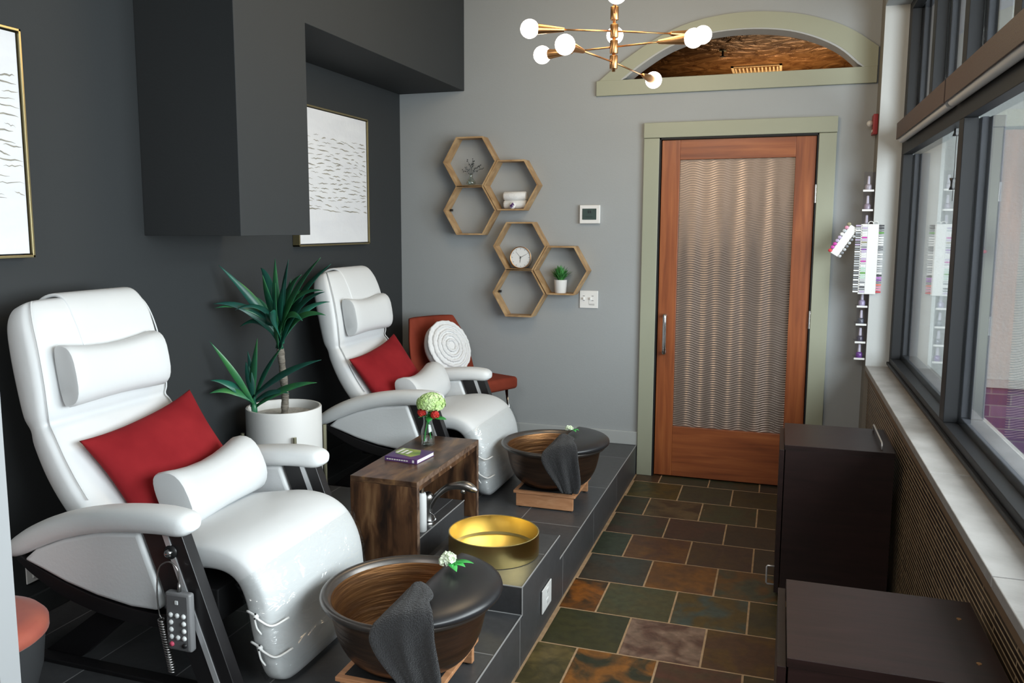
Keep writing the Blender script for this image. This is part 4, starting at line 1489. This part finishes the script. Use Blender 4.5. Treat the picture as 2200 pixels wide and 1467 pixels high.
for k, t in enumerate(T1):
    b = (-2.122 + .012 * math.cos(k * 2.4), 3.235 + .012 * math.sin(k * 2.4), .955 + (k % 5) * .022)
    d = V(t) - V(b)
    drop = .10 if d.z < .30 else .045
    if abs(d.x) < .08:
        bow = (0, -.02, 0)
    else:
        bow = (-d.x * .12, 0, drop)
    bm = BM(); leaf(bm, b, t, .044 if k % 3 else .034, bow, 14, .28, .42, (0, -.75, .66)); obj('leaf', bm, M['leaf_green'] if k % 2 else M['leaf_dark'], r, smooth=True, solid=.0012)
for k, t in enumerate(T2):
    b = (-2.205 + .008 * math.cos(k * 2.4), 3.14 + .008 * math.sin(k * 2.4), .70 + (k % 4) * .014)
    d = V(t) - V(b)
    bow = (0, 0, .05) if d.z < .2 else (-d.x * .15, 0, .01)
    bm = BM(); leaf(bm, b, t, .040 if k % 3 else .030, bow, 14, .28, .42, (0, -.75, .66)); obj('leaf', bm, M['leaf_green'] if k % 2 == 0 else M['leaf_dark'], r, smooth=True, solid=.0012)
bm = BM(); tube(bm, [(-2.20, 3.14, .64), (-2.204, 3.14, .70), (-2.205, 3.14, .73)], [.012, .014, .008], 12); obj('stem', bm, M['leaf_green'], r, smooth=True)

# ------------------------------------------------------------------ rust velvet chair with round pillow
fd = V((.909, -.416, 0))      # facing
sd = V((.416, .909, 0))       # towards the far side
FR = V((-1.490, 4.775, 0))    # far front seat corner
W_, DP = .46, .43
r = thing('dining_chair', FR - sd * W_ / 2 - fd * DP / 2 + V((0, 0, PZ)), 'rust red velvet chair with chrome legs in the far corner', 'chair')


def cp(u, v, z):              # u 0..1 back to front, v 0..1 near to far
    return FR - sd * W_ * (1 - v) - fd * DP * (1 - u) + V((0, 0, z))


bm = BM()
c = cp(.5, .5, .572)
box(bm, -W_ / 2 - .005, W_ / 2 + .005, -DP / 2 - .01, DP / 2 + .02, -.036, .038, frame_mx(c, sd, fd))
bmesh.ops.recalc_face_normals(bm, faces=bm.faces)
obj('seat', bm, M['rust_velvet'], r, bevel=.022, seg=4, smooth=True)
bm = BM()
bk = spline([(0, .03, .54, .48), (0, -.02, .66, .50), (0, -.06, .80, .47), (0, -.10, .90, .40), (0, -.122, .948, .36)], 5)
n = 16
th = .045
fr_, bk_ = [], []
for q in bk:
    z, back, w = q[2], q[1], q[3]
    rf, rb = [], []
    for i in range(n + 1):
        v = -1 + 2 * i / n
        wrap = .055 * abs(v) ** 3
        base = cp(0, .5, z) + fd * (back + wrap) + sd * (v * w / 2)
        rf.append(base + fd * th / 2 * (1 - abs(v) ** 8 * .6))
        rb.append(base - fd * th / 2 * (1 - abs(v) ** 8 * .6))
    fr_.append([bm.verts.new(p) for p in rf])
    bk_.append([bm.verts.new(p) for p in rb])
m_ = len(bk)
for j in range(m_ - 1):
    for i in range(n):
        bm.faces.new((fr_[j][i], fr_[j][i + 1], fr_[j + 1][i + 1], fr_[j + 1][i]))
        bm.faces.new((bk_[j][i], bk_[j + 1][i], bk_[j + 1][i + 1], bk_[j][i + 1]))
    bm.faces.new((fr_[j][0], fr_[j + 1][0], bk_[j + 1][0], bk_[j][0]))
    bm.faces.new((fr_[j][n], bk_[j][n], bk_[j + 1][n], fr_[j + 1][n]))
for i in range(n):
    bm.faces.new((fr_[0][i], bk_[0][i], bk_[0][i + 1], fr_[0][i + 1]))
    bm.faces.new((fr_[-1][i], fr_[-1][i + 1], bk_[-1][i + 1], bk_[-1][i]))
bmesh.ops.recalc_face_normals(bm, faces=bm.faces)
obj('backrest', bm, M['rust_velvet'], r, bevel=.010, smooth=True, seg=3, angle=60)
for u, v in ((.9, .08), (.9, .92), (.1, .08), (.1, .92)):
    bm = BM()
    a = cp(u, v, .54)
    b = cp(u + (.10 if u > .5 else -.06), v + (.04 if v > .5 else -.04), PZ)
    tube(bm, [a, b], [.010, .007], 12)
    obj('leg', bm, M['chrome'], r, smooth=True)
# round pillow
pc = cp(.30, .50, .765) + fd * .0
nd = (fd * .88 + V((0, 0, .38)) - sd * .05).normalized()
pc = cp(.22, .44, .772)
t_ = sd
m_up = nd.cross(t_).normalized()
mxp = Matrix.Translation(pc) @ Matrix((t_, -m_up if m_up.z < 0 else m_up, nd)).transposed().to_4x4()
r = thing('round_pillow', cp(.25, .45, .62), 'round white cotton pillow with ringed ruffles leaning on the rust velvet chair', 'pillow')
RP = .158
bm = BM()
lathe(bm, [(0, -.055), (RP * .6, -.052), (RP * .9, -.040), (RP * 1.0, -.015), (RP * 1.0, .012), (RP * .93, .030), (RP * .6, .043), (0, .048)], (0, 0, 0), 48, mxp)
obj('pillow_body', bm, M['cotton_white'], r, smooth=True)
bm = BM()
rnd = random.Random(8)
for rr, zz in ((RP * 1.0, .034), (RP * .80, .045), (RP * .60, .051), (RP * .42, .054), (RP * .22, .056)):
    pts = []
    k = 64
    for i in range(k + 1):
        a = 2 * PI * i / k
        rj = rr + rnd.uniform(-.002, .002) if i < k else pts[0][1]
        pts.append((a, rj))
    P3 = [mxp @ V((q * math.cos(a), q * math.sin(a), zz)) for a, q in pts]
    tube(bm, P3, [.0085 + rnd.uniform(-.0015, .002) for _ in P3], 8, cap=False)
lathe(bm, [(RP * 1.0, .030), (RP * .8, .044), (RP * .5, .050), (0, .054)], (0, 0, 0), 48, mxp)
obj('ruffled_face', bm, M['knit_white'], r, smooth=True)

# coral stool at the left edge
r = thing('stool', (-2.02, 1.575, PZ), 'coral velvet stool with dark base at the left edge behind the partition', 'stool')
bm = BM(); lathe(bm, [(0, .455), (.14, .453), (.175, .445), (.190, .428), (.190, .405), (.182, .398), (0, .398)], (-2.02, 1.565, 0), 48); obj('seat', bm, M['coral_velvet'], r, smooth=True)
bm = BM(); lathe(bm, [(0, .398), (.180, .398), (.170, .30), (.150, .23), (0, .23)], (-2.02, 1.565, 0), 48); obj('base', bm, M['dark_fabric'], r, smooth=True, angle=40)
for a in (20, 110, 200, 290):
    a = math.radians(a)
    bm = BM(); tube(bm, [(-2.02 + .10 * math.cos(a), 1.565 + .10 * math.sin(a), .24), (-2.02 + .155 * math.cos(a), 1.565 + .155 * math.sin(a), PZ)], .008, 10); obj('leg', bm, M['brass_green'], r, smooth=True)

# ------------------------------------------------------------------ framed paintings
for i, (a, b, lab) in enumerate(((1.355, 2.128, 'white abstract painting in thin gold frame at the left edge of the dark wall'),
                                 (3.730, 4.505, 'white abstract painting in thin gold frame partly behind the hanging dark pillar'))):
    z0, z1 = 1.400, 2.120
    r = thing('framed_painting', (XL, (a + b) / 2, z0), lab, 'painting', 'pair of white abstract paintings on the dark wall')
    bm = BM()
    xf = XL + .042
    box(bm, XL + .002, xf, a, a + .008, z0, z1); box(bm, XL + .002, xf, b - .008, b, z0, z1)
    box(bm, XL + .002, xf, a, b, z0, z0 + .008); box(bm, XL + .002, xf, a, b, z1 - .008, z1)
    obj('frame', bm, M['frame_gold'], r, bevel=.001)
    bm = BM(); box(bm, XL + .004, xf - .010, a + .013, b - .013, z0 + .013, z1 - .013); cv = obj('canvas', bm, M['canvas'], r)
    rnd = random.Random(11 + i)
    bm = BM()
    nrow = 17
    for k in range(nrow):
        z = z1 - .15 - (z1 - z0 - .34) * k / (nrow - 1)
        y = a + .02 + rnd.uniform(0, .06)
        while y < b - .05:
            ln = rnd.uniform(.04, .13) if k < nrow - 1 else .2
            yy = min(y + ln, b - .016)
            sl = rnd.uniform(-.014, .008)
            n_ = 7
            w = rnd.uniform(.0016, .0045) * (1.6 if k == nrow - 1 else 1)
            zz = z + rnd.uniform(-.008, .008)
            pts = [(y + (yy - y) * q / n_, zz + sl * q / n_ + rnd.uniform(-.0025, .0025)) for q in range(n_ + 1)]
            up_ = [bm.verts.new((xf - .0095, p[0], p[1] + w * math.sin(PI * (q + .3) / (n_ + .6)))) for q, p in enumerate(pts)]
            dn_ = [bm.verts.new((xf - .0095, p[0], p[1] - w * .6 * math.sin(PI * (q + .3) / (n_ + .6)))) for q, p in enumerate(pts)]
            for q in range(n_):
                bm.faces.new((dn_[q], dn_[q + 1], up_[q + 1], up_[q]))
            y = yy + rnd.uniform(.005, .05)
    obj('brush_strokes', bm, M['ink_line'], cv)

# ------------------------------------------------------------------ honeycomb shelves
HS = .098


def hexcell(cx_, cz, R, parent):
    bm = BM()
    t = .011
    for k in range(6):
        a0, a1 = math.radians(60 * k), math.radians(60 * k + 60)
        P0, P1 = (cx_ + R * math.cos(a0), cz + R * math.sin(a0)), (cx_ + R * math.cos(a1), cz + R * math.sin(a1))
        Ri = R - t
        Q0, Q1 = (cx_ + Ri * math.cos(a0), cz + Ri * math.sin(a0)), (cx_ + Ri * math.cos(a1), cz + Ri * math.sin(a1))
        prism(bm, [P0, P1, Q1, Q0], 1, D - HS - .002, D - .002)
    return obj('hexagon_cell', bm, M['shelf_wood'], parent, bevel=.0008)


for cells, R, lab in ((((-1.843, 1.899), (-1.575, 1.753), (-1.843, 1.603)), .176, 'upper cluster of three wooden hexagon shelves holding twigs and rolled towels'),
                      (((-1.518, 1.384), (-1.258, 1.240), (-1.522, 1.097)), .171, 'lower cluster of three wooden hexagon shelves holding a clock and potted fern')):
    r = thing('honeycomb_shelf', (cells[0][0], D, cells[2][1] - R), lab, 'shelf', 'wooden honeycomb shelves on the far wall')
    for cx_, cz in cells:
        hexcell(cx_, cz, R - .001, r)
    bm = BM(); cx_, cz = cells[2]
    box(bm, cx_ - R + .018, cx_ - R + .034, D - .03, D - .012, cz - .004, cz + .010); obj('wall_bracket', bm, M['black_plastic'], r)
r1 = math.sin(PI / 3)
zA, zB_, zD, zE = 1.899 - .1638 * r1, 1.753 - .1638 * r1, 1.384 - .1588 * r1, 1.240 - .1588 * r1
# twig vase
c = (-1.850, D - .05, zA)
r = thing('twig_vase', c, 'small clear glass vase of grey twigs in the top hexagon', 'vase')
bm = BM(); lathe(bm, [(0, .002), (.022, .002), (.030, .010), (.028, .024), (.013, .045), (.009, .062), (.012, .072), (.010, .072), (.007, .062), (.010, .045), (.024, .024), (.026, .012), (0, .006)], c, 28); obj('glass_bulb', bm, M['vase_glass'], r, smooth=True)
bm = BM()
rnd = random.Random(4)
for k in range(9):
    a = rnd.uniform(-1.15, 1.15)
    L_ = rnd.uniform(.06, .105)
    tip = V((c[0] + L_ * math.sin(a), c[1] - rnd.uniform(0, .03), c[2] + .06 + L_ * math.cos(a)))
    mid = V((c[0] + L_ * .3 * math.sin(a), c[1], c[2] + .06 + L_ * .6 * math.cos(a)))
    tube(bm, [V((c[0], c[1], c[2] + .01)), V((c[0], c[1], c[2] + .06)), mid, tip], .0010, 5)
    for q in range(6):
        p = mid.lerp(tip, q / 5)
        sphere(bm, p + V((rnd.uniform(-.006, .006), rnd.uniform(-.004, .004), rnd.uniform(-.006, .006))), .0034, 6)
obj('twigs', bm, M['grey_twig'], r)
# rolled towels


def roll(c, L_, R_, lab):
    bm = BM()
    mx = Matrix.Translation(V(c)) @ Matrix.Rotation(PI / 2, 4, 'Y')
    lathe(bm, [(0, -L_ / 2), (R_ * .85, -L_ / 2), (R_, -L_ / 2 + .006), (R_, L_ / 2 - .006), (R_ * .85, L_ / 2), (R_ * .75, L_ / 2 - .003), (R_ * .55, L_ / 2), (R_ * .45, L_ / 2 - .003), (R_ * .25, L_ / 2), (0, L_ / 2)], (0, 0, 0), 24, mx)
    obj('rolled_towel', bm, M['cotton_white'], smooth=True, at=(c[0], c[1], c[2] - R_), label=lab, cat='towel', group='rolled white towels in the hexagon shelf')


roll((-1.560, D - .045, zB_ + .027), .145, .0265, 'rolled white towel at the bottom behind the purple geode')
roll((-1.562, D - .045, zB_ + .079), .145, .0265, 'rolled white towel lying on top of the other roll')
c = (-1.567, D - .086, zB_ + .021)
bm = BM(); sphere(bm, c, .020, 16, (1, .5, 1.1)); r = obj('geode', bm, M['cotton_white'], smooth=True, at=(c[0], c[1], zB_), label='small purple crystal geode in front of the rolled towels', cat='crystal')
bm = BM()
rnd = random.Random(1)
for k in range(26):
    a, q = rnd.uniform(0, 6.28), rnd.uniform(0, .0135)
    bmesh.ops.create_cone(bm, segments=6, radius1=.0036, radius2=0, depth=.008, cap_ends=True, matrix=Matrix.Translation(V((c[0] + q * math.cos(a), c[1] - .0135, c[2] + q * math.sin(a)))) @ Matrix.Rotation(PI / 2 + rnd.uniform(-.4, .4), 4, 'X'))
obj('crystals', bm, M['amethyst'], r)
# clock
c = V((-1.521, D - .052, zD + .068))
r = thing('clock', (c.x, c.y, zD), 'round white clock with pale rim in a hexagon of the lower shelf', 'clock')
mx = Matrix.Translation(c) @ Matrix.Rotation(PI / 2, 4, 'X')
bm = BM(); lathe(bm, [(0, -.018), (.062, -.018), (.067, -.010), (.067, .012), (.064, .014), (.0615, .010)], (0, 0, 0), 48, mx); obj('clock_case', bm, M['pot_white'], r, smooth=True, angle=50)
bm = BM(); lathe(bm, [(.0645, .012), (.0675, .013), (.0675, .016), (.0635, .016), (.0625, .012)], (0, 0, 0), 48, mx); obj('clock_rim', bm, M['brass'], r, smooth=True)
bm = BM(); lathe(bm, [(0, .0105), (.0625, .0105)], (0, 0, 0), 48, mx); fc = obj('clock_face', bm, M['clock_face'], r)
bm = BM()
yf = c.y - .0112
for k in range(60):
    a = 2 * PI * k / 60
    l0 = .050 if k % 5 == 0 else .056
    d, s = V((math.sin(a), 0, math.cos(a))), V((math.cos(a), 0, -math.sin(a)))
    w = .0006 if k % 5 else .0011
    vs = [V((c.x, yf, c.z)) + d * q + s * w * e for q, e in ((l0, -1), (l0, 1), (.059, 1), (.059, -1))]
    bm.faces.new([bm.verts.new(v) for v in vs])
obj('hour_marks', bm, M['ink'], fc)
for a, l_, w, nm in ((62, .046, .0012, 'minute_hand'), (185, .030, .0016, 'hour_hand'), (322, .048, .0005, 'second_hand')):
    a = math.radians(a)
    d, s = V((math.sin(a), 0, math.cos(a))), V((math.cos(a), 0, -math.sin(a)))
    bm = BM()
    o_ = V((c.x, yf - .002, c.z))
    vs = [o_ - d * .008 - s * w, o_ - d * .008 + s * w, o_ + d * l_ + s * w * .5, o_ + d * l_ - s * w * .5]
    f1 = [bm.verts.new(v) for v in vs]
    f2 = [bm.verts.new(v + V((0, .0008, 0))) for v in vs]
    bm.faces.new(f1); bm.faces.new(f2[::-1])
    for q in range(4):
        bm.faces.new((f1[q], f2[q], f2[(q + 1) % 4], f1[(q + 1) % 4]))
    obj(nm, bm, M['black_plastic'], fc)
# potted fern
c = (-1.268, D - .052, zE)
r = thing('potted_fern', c, 'small green fern in a white pot in the right-hand hexagon', 'plant')
bm = BM(); lathe(bm, [(0, 0), (.033, 0), (.035, .003), (.0395, .076), (.0405, .080), (.038, .080), (.036, .070), (0, .070)], c, 36); obj('pot', bm, M['pot_white'], r, smooth=True, angle=50)
bm = BM()
rnd = random.Random(6)
for k in range(190):
    a = rnd.uniform(0, 6.28)
    L_ = rnd.uniform(.045, .098)
    e = rnd.uniform(.1, 1.25)
    tip = (c[0] + L_ * math.cos(a) * math.sin(e), max(min(c[1] + L_ * math.sin(a) * math.sin(e), D - .006), D - .12), c[2] + .078 + L_ * math.cos(e))
    leaf(bm, (c[0] + .012 * math.cos(a), c[1] + .012 * math.sin(a), c[2] + .070), tip, .010, (0, 0, .02), 5, .2, .5)
obj('fronds', bm, M['fern_green'], r)

# ------------------------------------------------------------------ wall fittings
r = thing('thermostat', (-1.101, D, 1.577), 'white square thermostat with dark green screen on the far wall', 'thermostat')
bm = BM(); box(bm, -1.163, -1.039, D - .022, D - .001, 1.522, 1.632); obj('thermostat_case', bm, M['white_plastic'], r, bevel=.004, seg=3)
bm = BM(); box(bm, -1.146, -1.060, D - .0235, D - .0215, 1.545, 1.611); obj('screen', bm, M['lcd'], r)
bm = BM()
for k, (u, w, l_) in enumerate(((-1.112, 1.583, .008), (-1.100, 1.583, .008), (-1.122, 1.560, .04), (-1.078, 1.600, .010))):
    box(bm, u, u + l_, D - .0240, D - .0234, w, w + (.018 if k < 2 else .003))
obj('screen_digits', bm, mat('lcd_digits', (0.02, 0.03, 0.03), 0.4), r)
r = thing('light_switch', (-1.101, D, 1.062), 'white double switch plate with small printed note below the thermostat', 'switch')
bm = BM(); box(bm, -1.158, -1.045, D - .008, D - .001, 1.010, 1.116); obj('switch_plate', bm, M['white_plastic'], r, bevel=.002)
for u in (-1.132, -1.090):
    bm = BM(); box(bm, u - .004, u + .004, D - .020, D - .007, 1.062, 1.076); obj('toggle', bm, M['white_plastic'], r, bevel=.001)
bm = BM()
for u in (-1.132, -1.078):
    for w in (1.055, 1.083):
        box(bm, u - .006, u + .006, D - .0086, D - .0079, w, w + .003)
for w in (1.034, 1.029):
    box(bm, -1.100, -1.066, D - .0086, D - .0079, w, w + .0018)
box(bm, -1.1015, -1.1005, D - .0086, D - .0079, 1.034, 1.070)
obj('printed_note', bm, M['ink'], r)
r = thing('fire_alarm', (XR, 4.945, 2.035), 'small red fire alarm with clear strobe high by the window corner', 'alarm')
bm = BM(); box(bm, XR - .024, XR - .001, 4.895, 4.985, 1.985, 2.090); obj('alarm_case', bm, M['alarm_red'], r, bevel=.003)
bm = BM(); sphere(bm, (XR - .036, 4.94, 2.045), .017, 16, (1, .9, 1.0)); obj('strobe', bm, mat('strobe_lens', (0.62, 0.6, 0.56), 0.15), r, smooth=True)
bm = BM(); box(bm, XR - .0255, XR - .0235, 4.915, 4.965, 2.000, 2.012); obj('alarm_label', bm, M['paper'], r)


def outlet(name, c, ax, lab, w=.062, h=.092, m='white_plastic'):
    """ax 'x': plate faces +X"""
    r = thing(name, c, lab, 'outlet')
    x, y, z = c
    bm = BM(); box(bm, x + .001, x + .006, y - w / 2, y + w / 2, z - h / 2, z + h / 2); obj('plate', bm, M[m], r, bevel=.0015)
    for dz in (-.020, .020):
        bm = BM(); box(bm, x + .005, x + .0085, y - .015, y + .015, z + dz - .014, z + dz + .014); s = obj('socket', bm, M[m], r, bevel=.003)
        bm = BM()
        for dy in (-.006, .006):
            box(bm, x + .0083, x + .0089, y + dy - .001, y + dy + .001, z + dz - .004, z + dz + .005)
        obj('slot', bm, M['ink'], s)
    return r


outlet('wall_outlet', (PX + .002, 2.918, .120), 'x', 'white outlet on the side of the tiled platform above the slate floor', .125, .090)
outlet('wall_outlet', (XL, 2.077, .355), 'x', 'pale outlet on the dark wall behind the near recliner arm', .075, .095)
r = thing('power_box', (-1.85, 2.43, PZ), 'small grey power box with cable under the near recliner', 'power box')
bm = BM(); box(bm, -1.885, -1.815, 2.38, 2.46, PZ, .235); obj('box_body', bm, M['grey_plastic'], r, bevel=.003)
bm = BM(); tube(bm, spline([(-1.815, 2.42, .21), (-1.78, 2.40, .235), (-1.76, 2.36, .25), (-1.78, 2.30, .22), (-1.80, 2.25, .19)], 5), .003, 6); obj('cable', bm, M['black_plastic'], r, smooth=True)

# ------------------------------------------------------------------ cabinets under the window
def cabinet():
    r = thing('cabinet', (.242, 1.88, 0), 'low dark espresso cabinet in the right foreground', 'cabinet', 'dark espresso cabinets under the window')
    bm = BM(); box(bm, .047, .440, 1.684, 2.078, .03, .630); obj('carcass', bm, M['espresso'], r, bevel=.001)
    bm = BM(); box(bm, .044, .442, 1.682, 2.081, .630, .650); obj('cabinet_top', bm, M['espresso'], r, bevel=.001)
    bm = BM(); box(bm, .060, .440, 1.70, 2.06, 0, .03); obj('plinth', bm, M['black_mech'], r)
    bm = BM(); box(bm, .026, .0435, 1.686, 2.076, .035, .628); d = obj('door', bm, M['espresso'], r, bevel=.001)
    bm = BM(); tube(bm, [(.026, 1.72, .055), (.000, 1.72, .055), (-.004, 1.72, .060), (-.004, 1.72, .127), (.000, 1.72, .132), (.026, 1.72, .132)], .0035, 8)
    obj('handle', bm, M['silver'], d, smooth=True)
    return r


cb = cabinet()
c2 = dup(cb, (.242, 3.625, 0), 'dark espresso cabinet farther back beside the wooden door, bar handle on top')
bm = BM(); tube(bm, [(.398, 3.47, .650), (.398, 3.47, .672), (.398, 3.48, .676), (.398, 3.79, .676), (.398, 3.80, .672), (.398, 3.80, .650)], .0035, 8)
obj('top_handle', bm, M['silver'], c2, smooth=True)
for x, y in ((.401, 1.98), (.401, 1.779)):
    bm = BM(); cyl(bm, (x, y, 0), .005, .6500, .6512, 12); obj('screw_cap', bm, M['brass'], cb)

# ------------------------------------------------------------------ nail polish rack
r = thing('polish_rack', (XR, 4.80, .79), 'clear acrylic nail polish rack fixed beside the window recess', 'rack')
SH = [1.694, 1.592, 1.490, 1.388, 1.286, 1.184, 1.082, .985, .889, .800]
bm = BM(); box(bm, XR - .004, XR - .001, 4.872, 5.010, .795, 1.79); obj('back_plate', bm, M['acrylic'], r)
bm = BM(); box(bm, XR - .055, XR - .001, 4.866, 4.869, .795, 1.79); obj('end_plate', bm, M['acrylic'], r)
for z in SH:
    bm = BM(); box(bm, XR - .055, XR - .004, 4.869, 5.010, z - .003, z); sh = obj('shelf', bm, M['acrylic'], r)
    bm = BM(); box(bm, XR - .057, XR - .004, 4.864, 4.8685, z - .006, z + .004); obj('shelf_lip', bm, M['white_plastic'], sh)
PC = [((.55, .50, .52), 'pale grey'), ((.45, .38, .44), 'dusty mauve'), ((.50, .50, .50), 'silver grey'), None, None, None,
      ((.50, .44, .60), 'lilac'), ((.14, .15, .17), 'dark grey'), ((.10, .09, .12), 'near-black'), ((.20, .07, .34), 'deep purple')]
ordn = ['on the top shelf', 'on the second shelf from the top', 'just above the swatch boards', '', '', '', 'just below the swatch boards', 'third shelf from the bottom', 'second shelf from the bottom', 'on the bottom shelf']
for k, z in enumerate(SH):
    if PC[k] is None:
        continue
    c = (XR - .030, 4.892, z)
    col = mat('polish_' + PC[k][1].replace(' ', '_'), PC[k][0], 0.15, coat=.6)
    r = thing('nail_polish', c, '%s nail polish bottle %s of the acrylic rack' % (PC[k][1], ordn[k]) if 'swatch' not in ordn[k] else '%s nail polish bottle %s' % (PC[k][1], ordn[k]), 'nail polish', 'nail polish bottles in the acrylic rack')
    bm = BM(); lathe(bm, [(0, 0), (.016, 0), (.0175, .004), (.0175, .024), (.014, .031), (.007, .034), (0, .034)], c, 24); obj('bottle', bm, col, r, smooth=True, angle=50)
    bm = BM(); lathe(bm, [(0, .034), (.0085, .034), (.0065, .072), (.005, .075), (0, .076)], c, 20); obj('cap', bm, mat('polish_cap', (.74, .70, .76), .35) if k == 0 else bpy.data.materials['polish_cap'], r, smooth=True, angle=50)

# swatch boards
pal = {'dark': (.05, .05, .06), 'grey': (.22, .23, .25), 'silver': (.50, .52, .54), 'white': (.80, .80, .80), 'magenta': (.55, .06, .38), 'purple': (.26, .10, .38), 'lilac': (.50, .42, .60),
       'green': (.12, .35, .07), 'mint': (.48, .66, .56), 'pink': (.70, .30, .42), 'red': (.60, .05, .07), 'coral': (.75, .20, .15), 'olive': (.30, .28, .18), 'orchid': (.50, .18, .60)}
pm = {k: mat('swatch_' + k, v, .25) for k, v in pal.items()}
YS = 4.845
r = thing('swatch_board', (.450, YS, 1.16), 'white nail colour swatch board hanging by the window edge', 'swatch board')
bm = BM(); box(bm, .424, .478, YS - .003, YS, 1.150, 1.518); obj('board_panel', bm, M['white_plastic'], r, bevel=.001)
bm = BM(); box(bm, .392, .424, YS - .0015, YS, 1.150, 1.518); obj('side_panel', bm, M['white_plastic'], r)
bm = BM()
for u in (.438, .462):
    tube(bm, [(u + .012 * math.cos(a), YS - .0015, 1.522 + .010 * math.sin(a)) for a in [PI * q / 10 for q in range(-1, 12)]], .002, 6)
obj('hook_ring', bm, M['white_plastic'], r)
right = 'dark dark grey green silver white white white white grey grey silver white silver white silver silver white silver silver white dark orchid purple grey coral pink pink red'.split()
midc = 'white lilac silver white white magenta lilac olive silver grey purple lilac white white lilac magenta silver white mint mint green mint mint silver grey white dark grey lilac'.split()
leftc = 'lilac silver white silver grey silver lilac grey lilac silver grey white silver silver grey silver silver silver grey white grey white grey white grey white silver grey white'.split()
proto = {}
for colm, x0, x1, dy in ((right, .478, .503, -.001), (midc, .398, .423, -.004), (leftc, .366, .391, -.001)):
    for k, cname in enumerate(colm):
        key = (x0, cname)
        if key not in proto:
            bm = BM(); box(bm, x0, x1, YS - .003 + dy, YS - .001 + dy, 1.506, 1.514)
            o = obj('nail_swatch', bm, pm[cname], r)
            proto[key] = o
        else:
            o = proto[key].copy(); COL.objects.link(o); o.parent = r
        o.location = (0, 0, -.0124 * k)
rr_ = thing('swatch_fan', (.36, 4.835, 1.50), 'small tilted nail sample fan with pink oval tips beside the white swatch board', 'swatch board')
mxf = Matrix.Translation(V((.385, 4.852, 1.500))) @ Matrix.Rotation(math.radians(32), 4, 'Y')
bm = BM(); box(bm, -.046, -.004, -.002, 0, -.185, -.010, mxf); obj('fan_panel', bm, M['white_plastic'], rr_, bevel=.001)
for k, cname in enumerate('olive pink silver white lilac lilac magenta magenta red'.split()):
    bm = BM(); sphere(bm, mxf @ V((-.054, -.003, -.012 - .0205 * k)), .011, 12, (1, .35, .85)); obj('nail_tip', bm, pm[cname], rr_, smooth=True)
for k in range(9):
    bm = BM(); sphere(bm, mxf @ V((.003, -.003, -.012 - .0205 * k)), .0095, 12, (1, .35, .85)); obj('nail_tip', bm, pm['grey' if k % 2 else 'silver'], rr_, smooth=True)

# ------------------------------------------------------------------ chandelier
H = [((-.677, 3.5, 2.358), (.060, -.288), (-.075, .388)), ((-.679, 3.5, 2.289), (-.315, -.148), (.333, .182)), ((-.684, 3.5, 2.227), (-.315, .060), (.327, -.062)), ((-.687, 3.5, 2.167), (-.100, -.386), (.101, .471))]
r = thing('chandelier', (-.68, 3.5, ZC), 'brass sputnik chandelier with glowing globe bulbs above the door aisle', 'chandelier')
bm = BM(); tube(bm, [(-.68, 3.5, 2.13), (-.68, 3.5, ZC)], .007, 12); obj('rod', bm, M['brass'], r, smooth=True)
bm = BM(); lathe(bm, [(0, ZC - .03), (.05, ZC - .03), (.06, ZC), (0, ZC)], (-.68, 3.5, 0), 32); obj('canopy', bm, M['brass'], r, smooth=True, angle=40)
for (hx, hy, hz), a, b in H:
    bm = BM(); lathe(bm, [(0, -.026), (.0155, -.026), (.0165, -.024), (.0165, .024), (.0155, .026), (0, .026)], (-.68, 3.5, hz), 24); hb = obj('hub', bm, M['brass'], r, smooth=True, angle=40)
    for q in (a, b):
        e = V((hx + q[0], hy + q[1], hz))
        o0 = V((-.68, 3.5, hz))
        d = (e - o0).normalized()
        bm = BM(); tube(bm, [o0, e - d * .135], .0036, 10); am = obj('arm', bm, M['brass'], r, smooth=True)
        bm = BM(); tube(bm, [e - d * .142, e - d * .140, e - d * .036, e - d * .028], [.005, .0085, .0205, .0205], 20); obj('socket_cone', bm, M['brass'], am, smooth=True, angle=50)
        bm = BM(); sphere(bm, e, .0375, 24); bu = obj('globe_bulb', bm, M['bulb'], r, smooth=True)
l = bpy.data.lights.new('chandelier_glow', 'POINT'); l.energy = 27; l.color = (1.0, .74, .44); l.shadow_soft_size = .3
lo_ = bpy.data.objects.new('chandelier_glow', l); COL.objects.link(lo_); lo_.location = (-.68, 3.5, 2.62)

# hall ceiling fittings seen through the arch
r = thing('ceiling_vent', (-.26, 7.55, 2.82), 'slotted ceiling vent glimpsed through the arched opening', 'vent')
bm = BM(); box(bm, -.46, -.06, 7.40, 7.42, 2.808, 2.82); box(bm, -.46, -.06, 7.68, 7.70, 2.808, 2.82); box(bm, -.46, -.44, 7.4, 7.7, 2.808, 2.82); box(bm, -.08, -.06, 7.4, 7.7, 2.808, 2.82); obj('vent_frame', bm, M['vent'], r)
for k in range(12):
    bm = BM(); box(bm, -.43 + .03 * k, -.418 + .03 * k, 7.42, 7.68, 2.800, 2.818); obj('vane', bm, M['vent'], r)
r = thing('fire_sprinkler', (-.48, 6.72, 2.82), 'dark sprinkler head on the golden ceiling behind the arch', 'sprinkler')
bm = BM(); cyl(bm, (-.48, 6.72, 0), .028, 2.812, 2.82, 20); obj('flange', bm, M['brass_green'], r)
bm = BM(); cyl(bm, (-.48, 6.72, 0), .008, 2.775, 2.812, 12); cyl(bm, (-.48, 6.72, 0), .020, 2.771, 2.775, 16); obj('sprinkler_head', bm, M['black_plastic'], r)
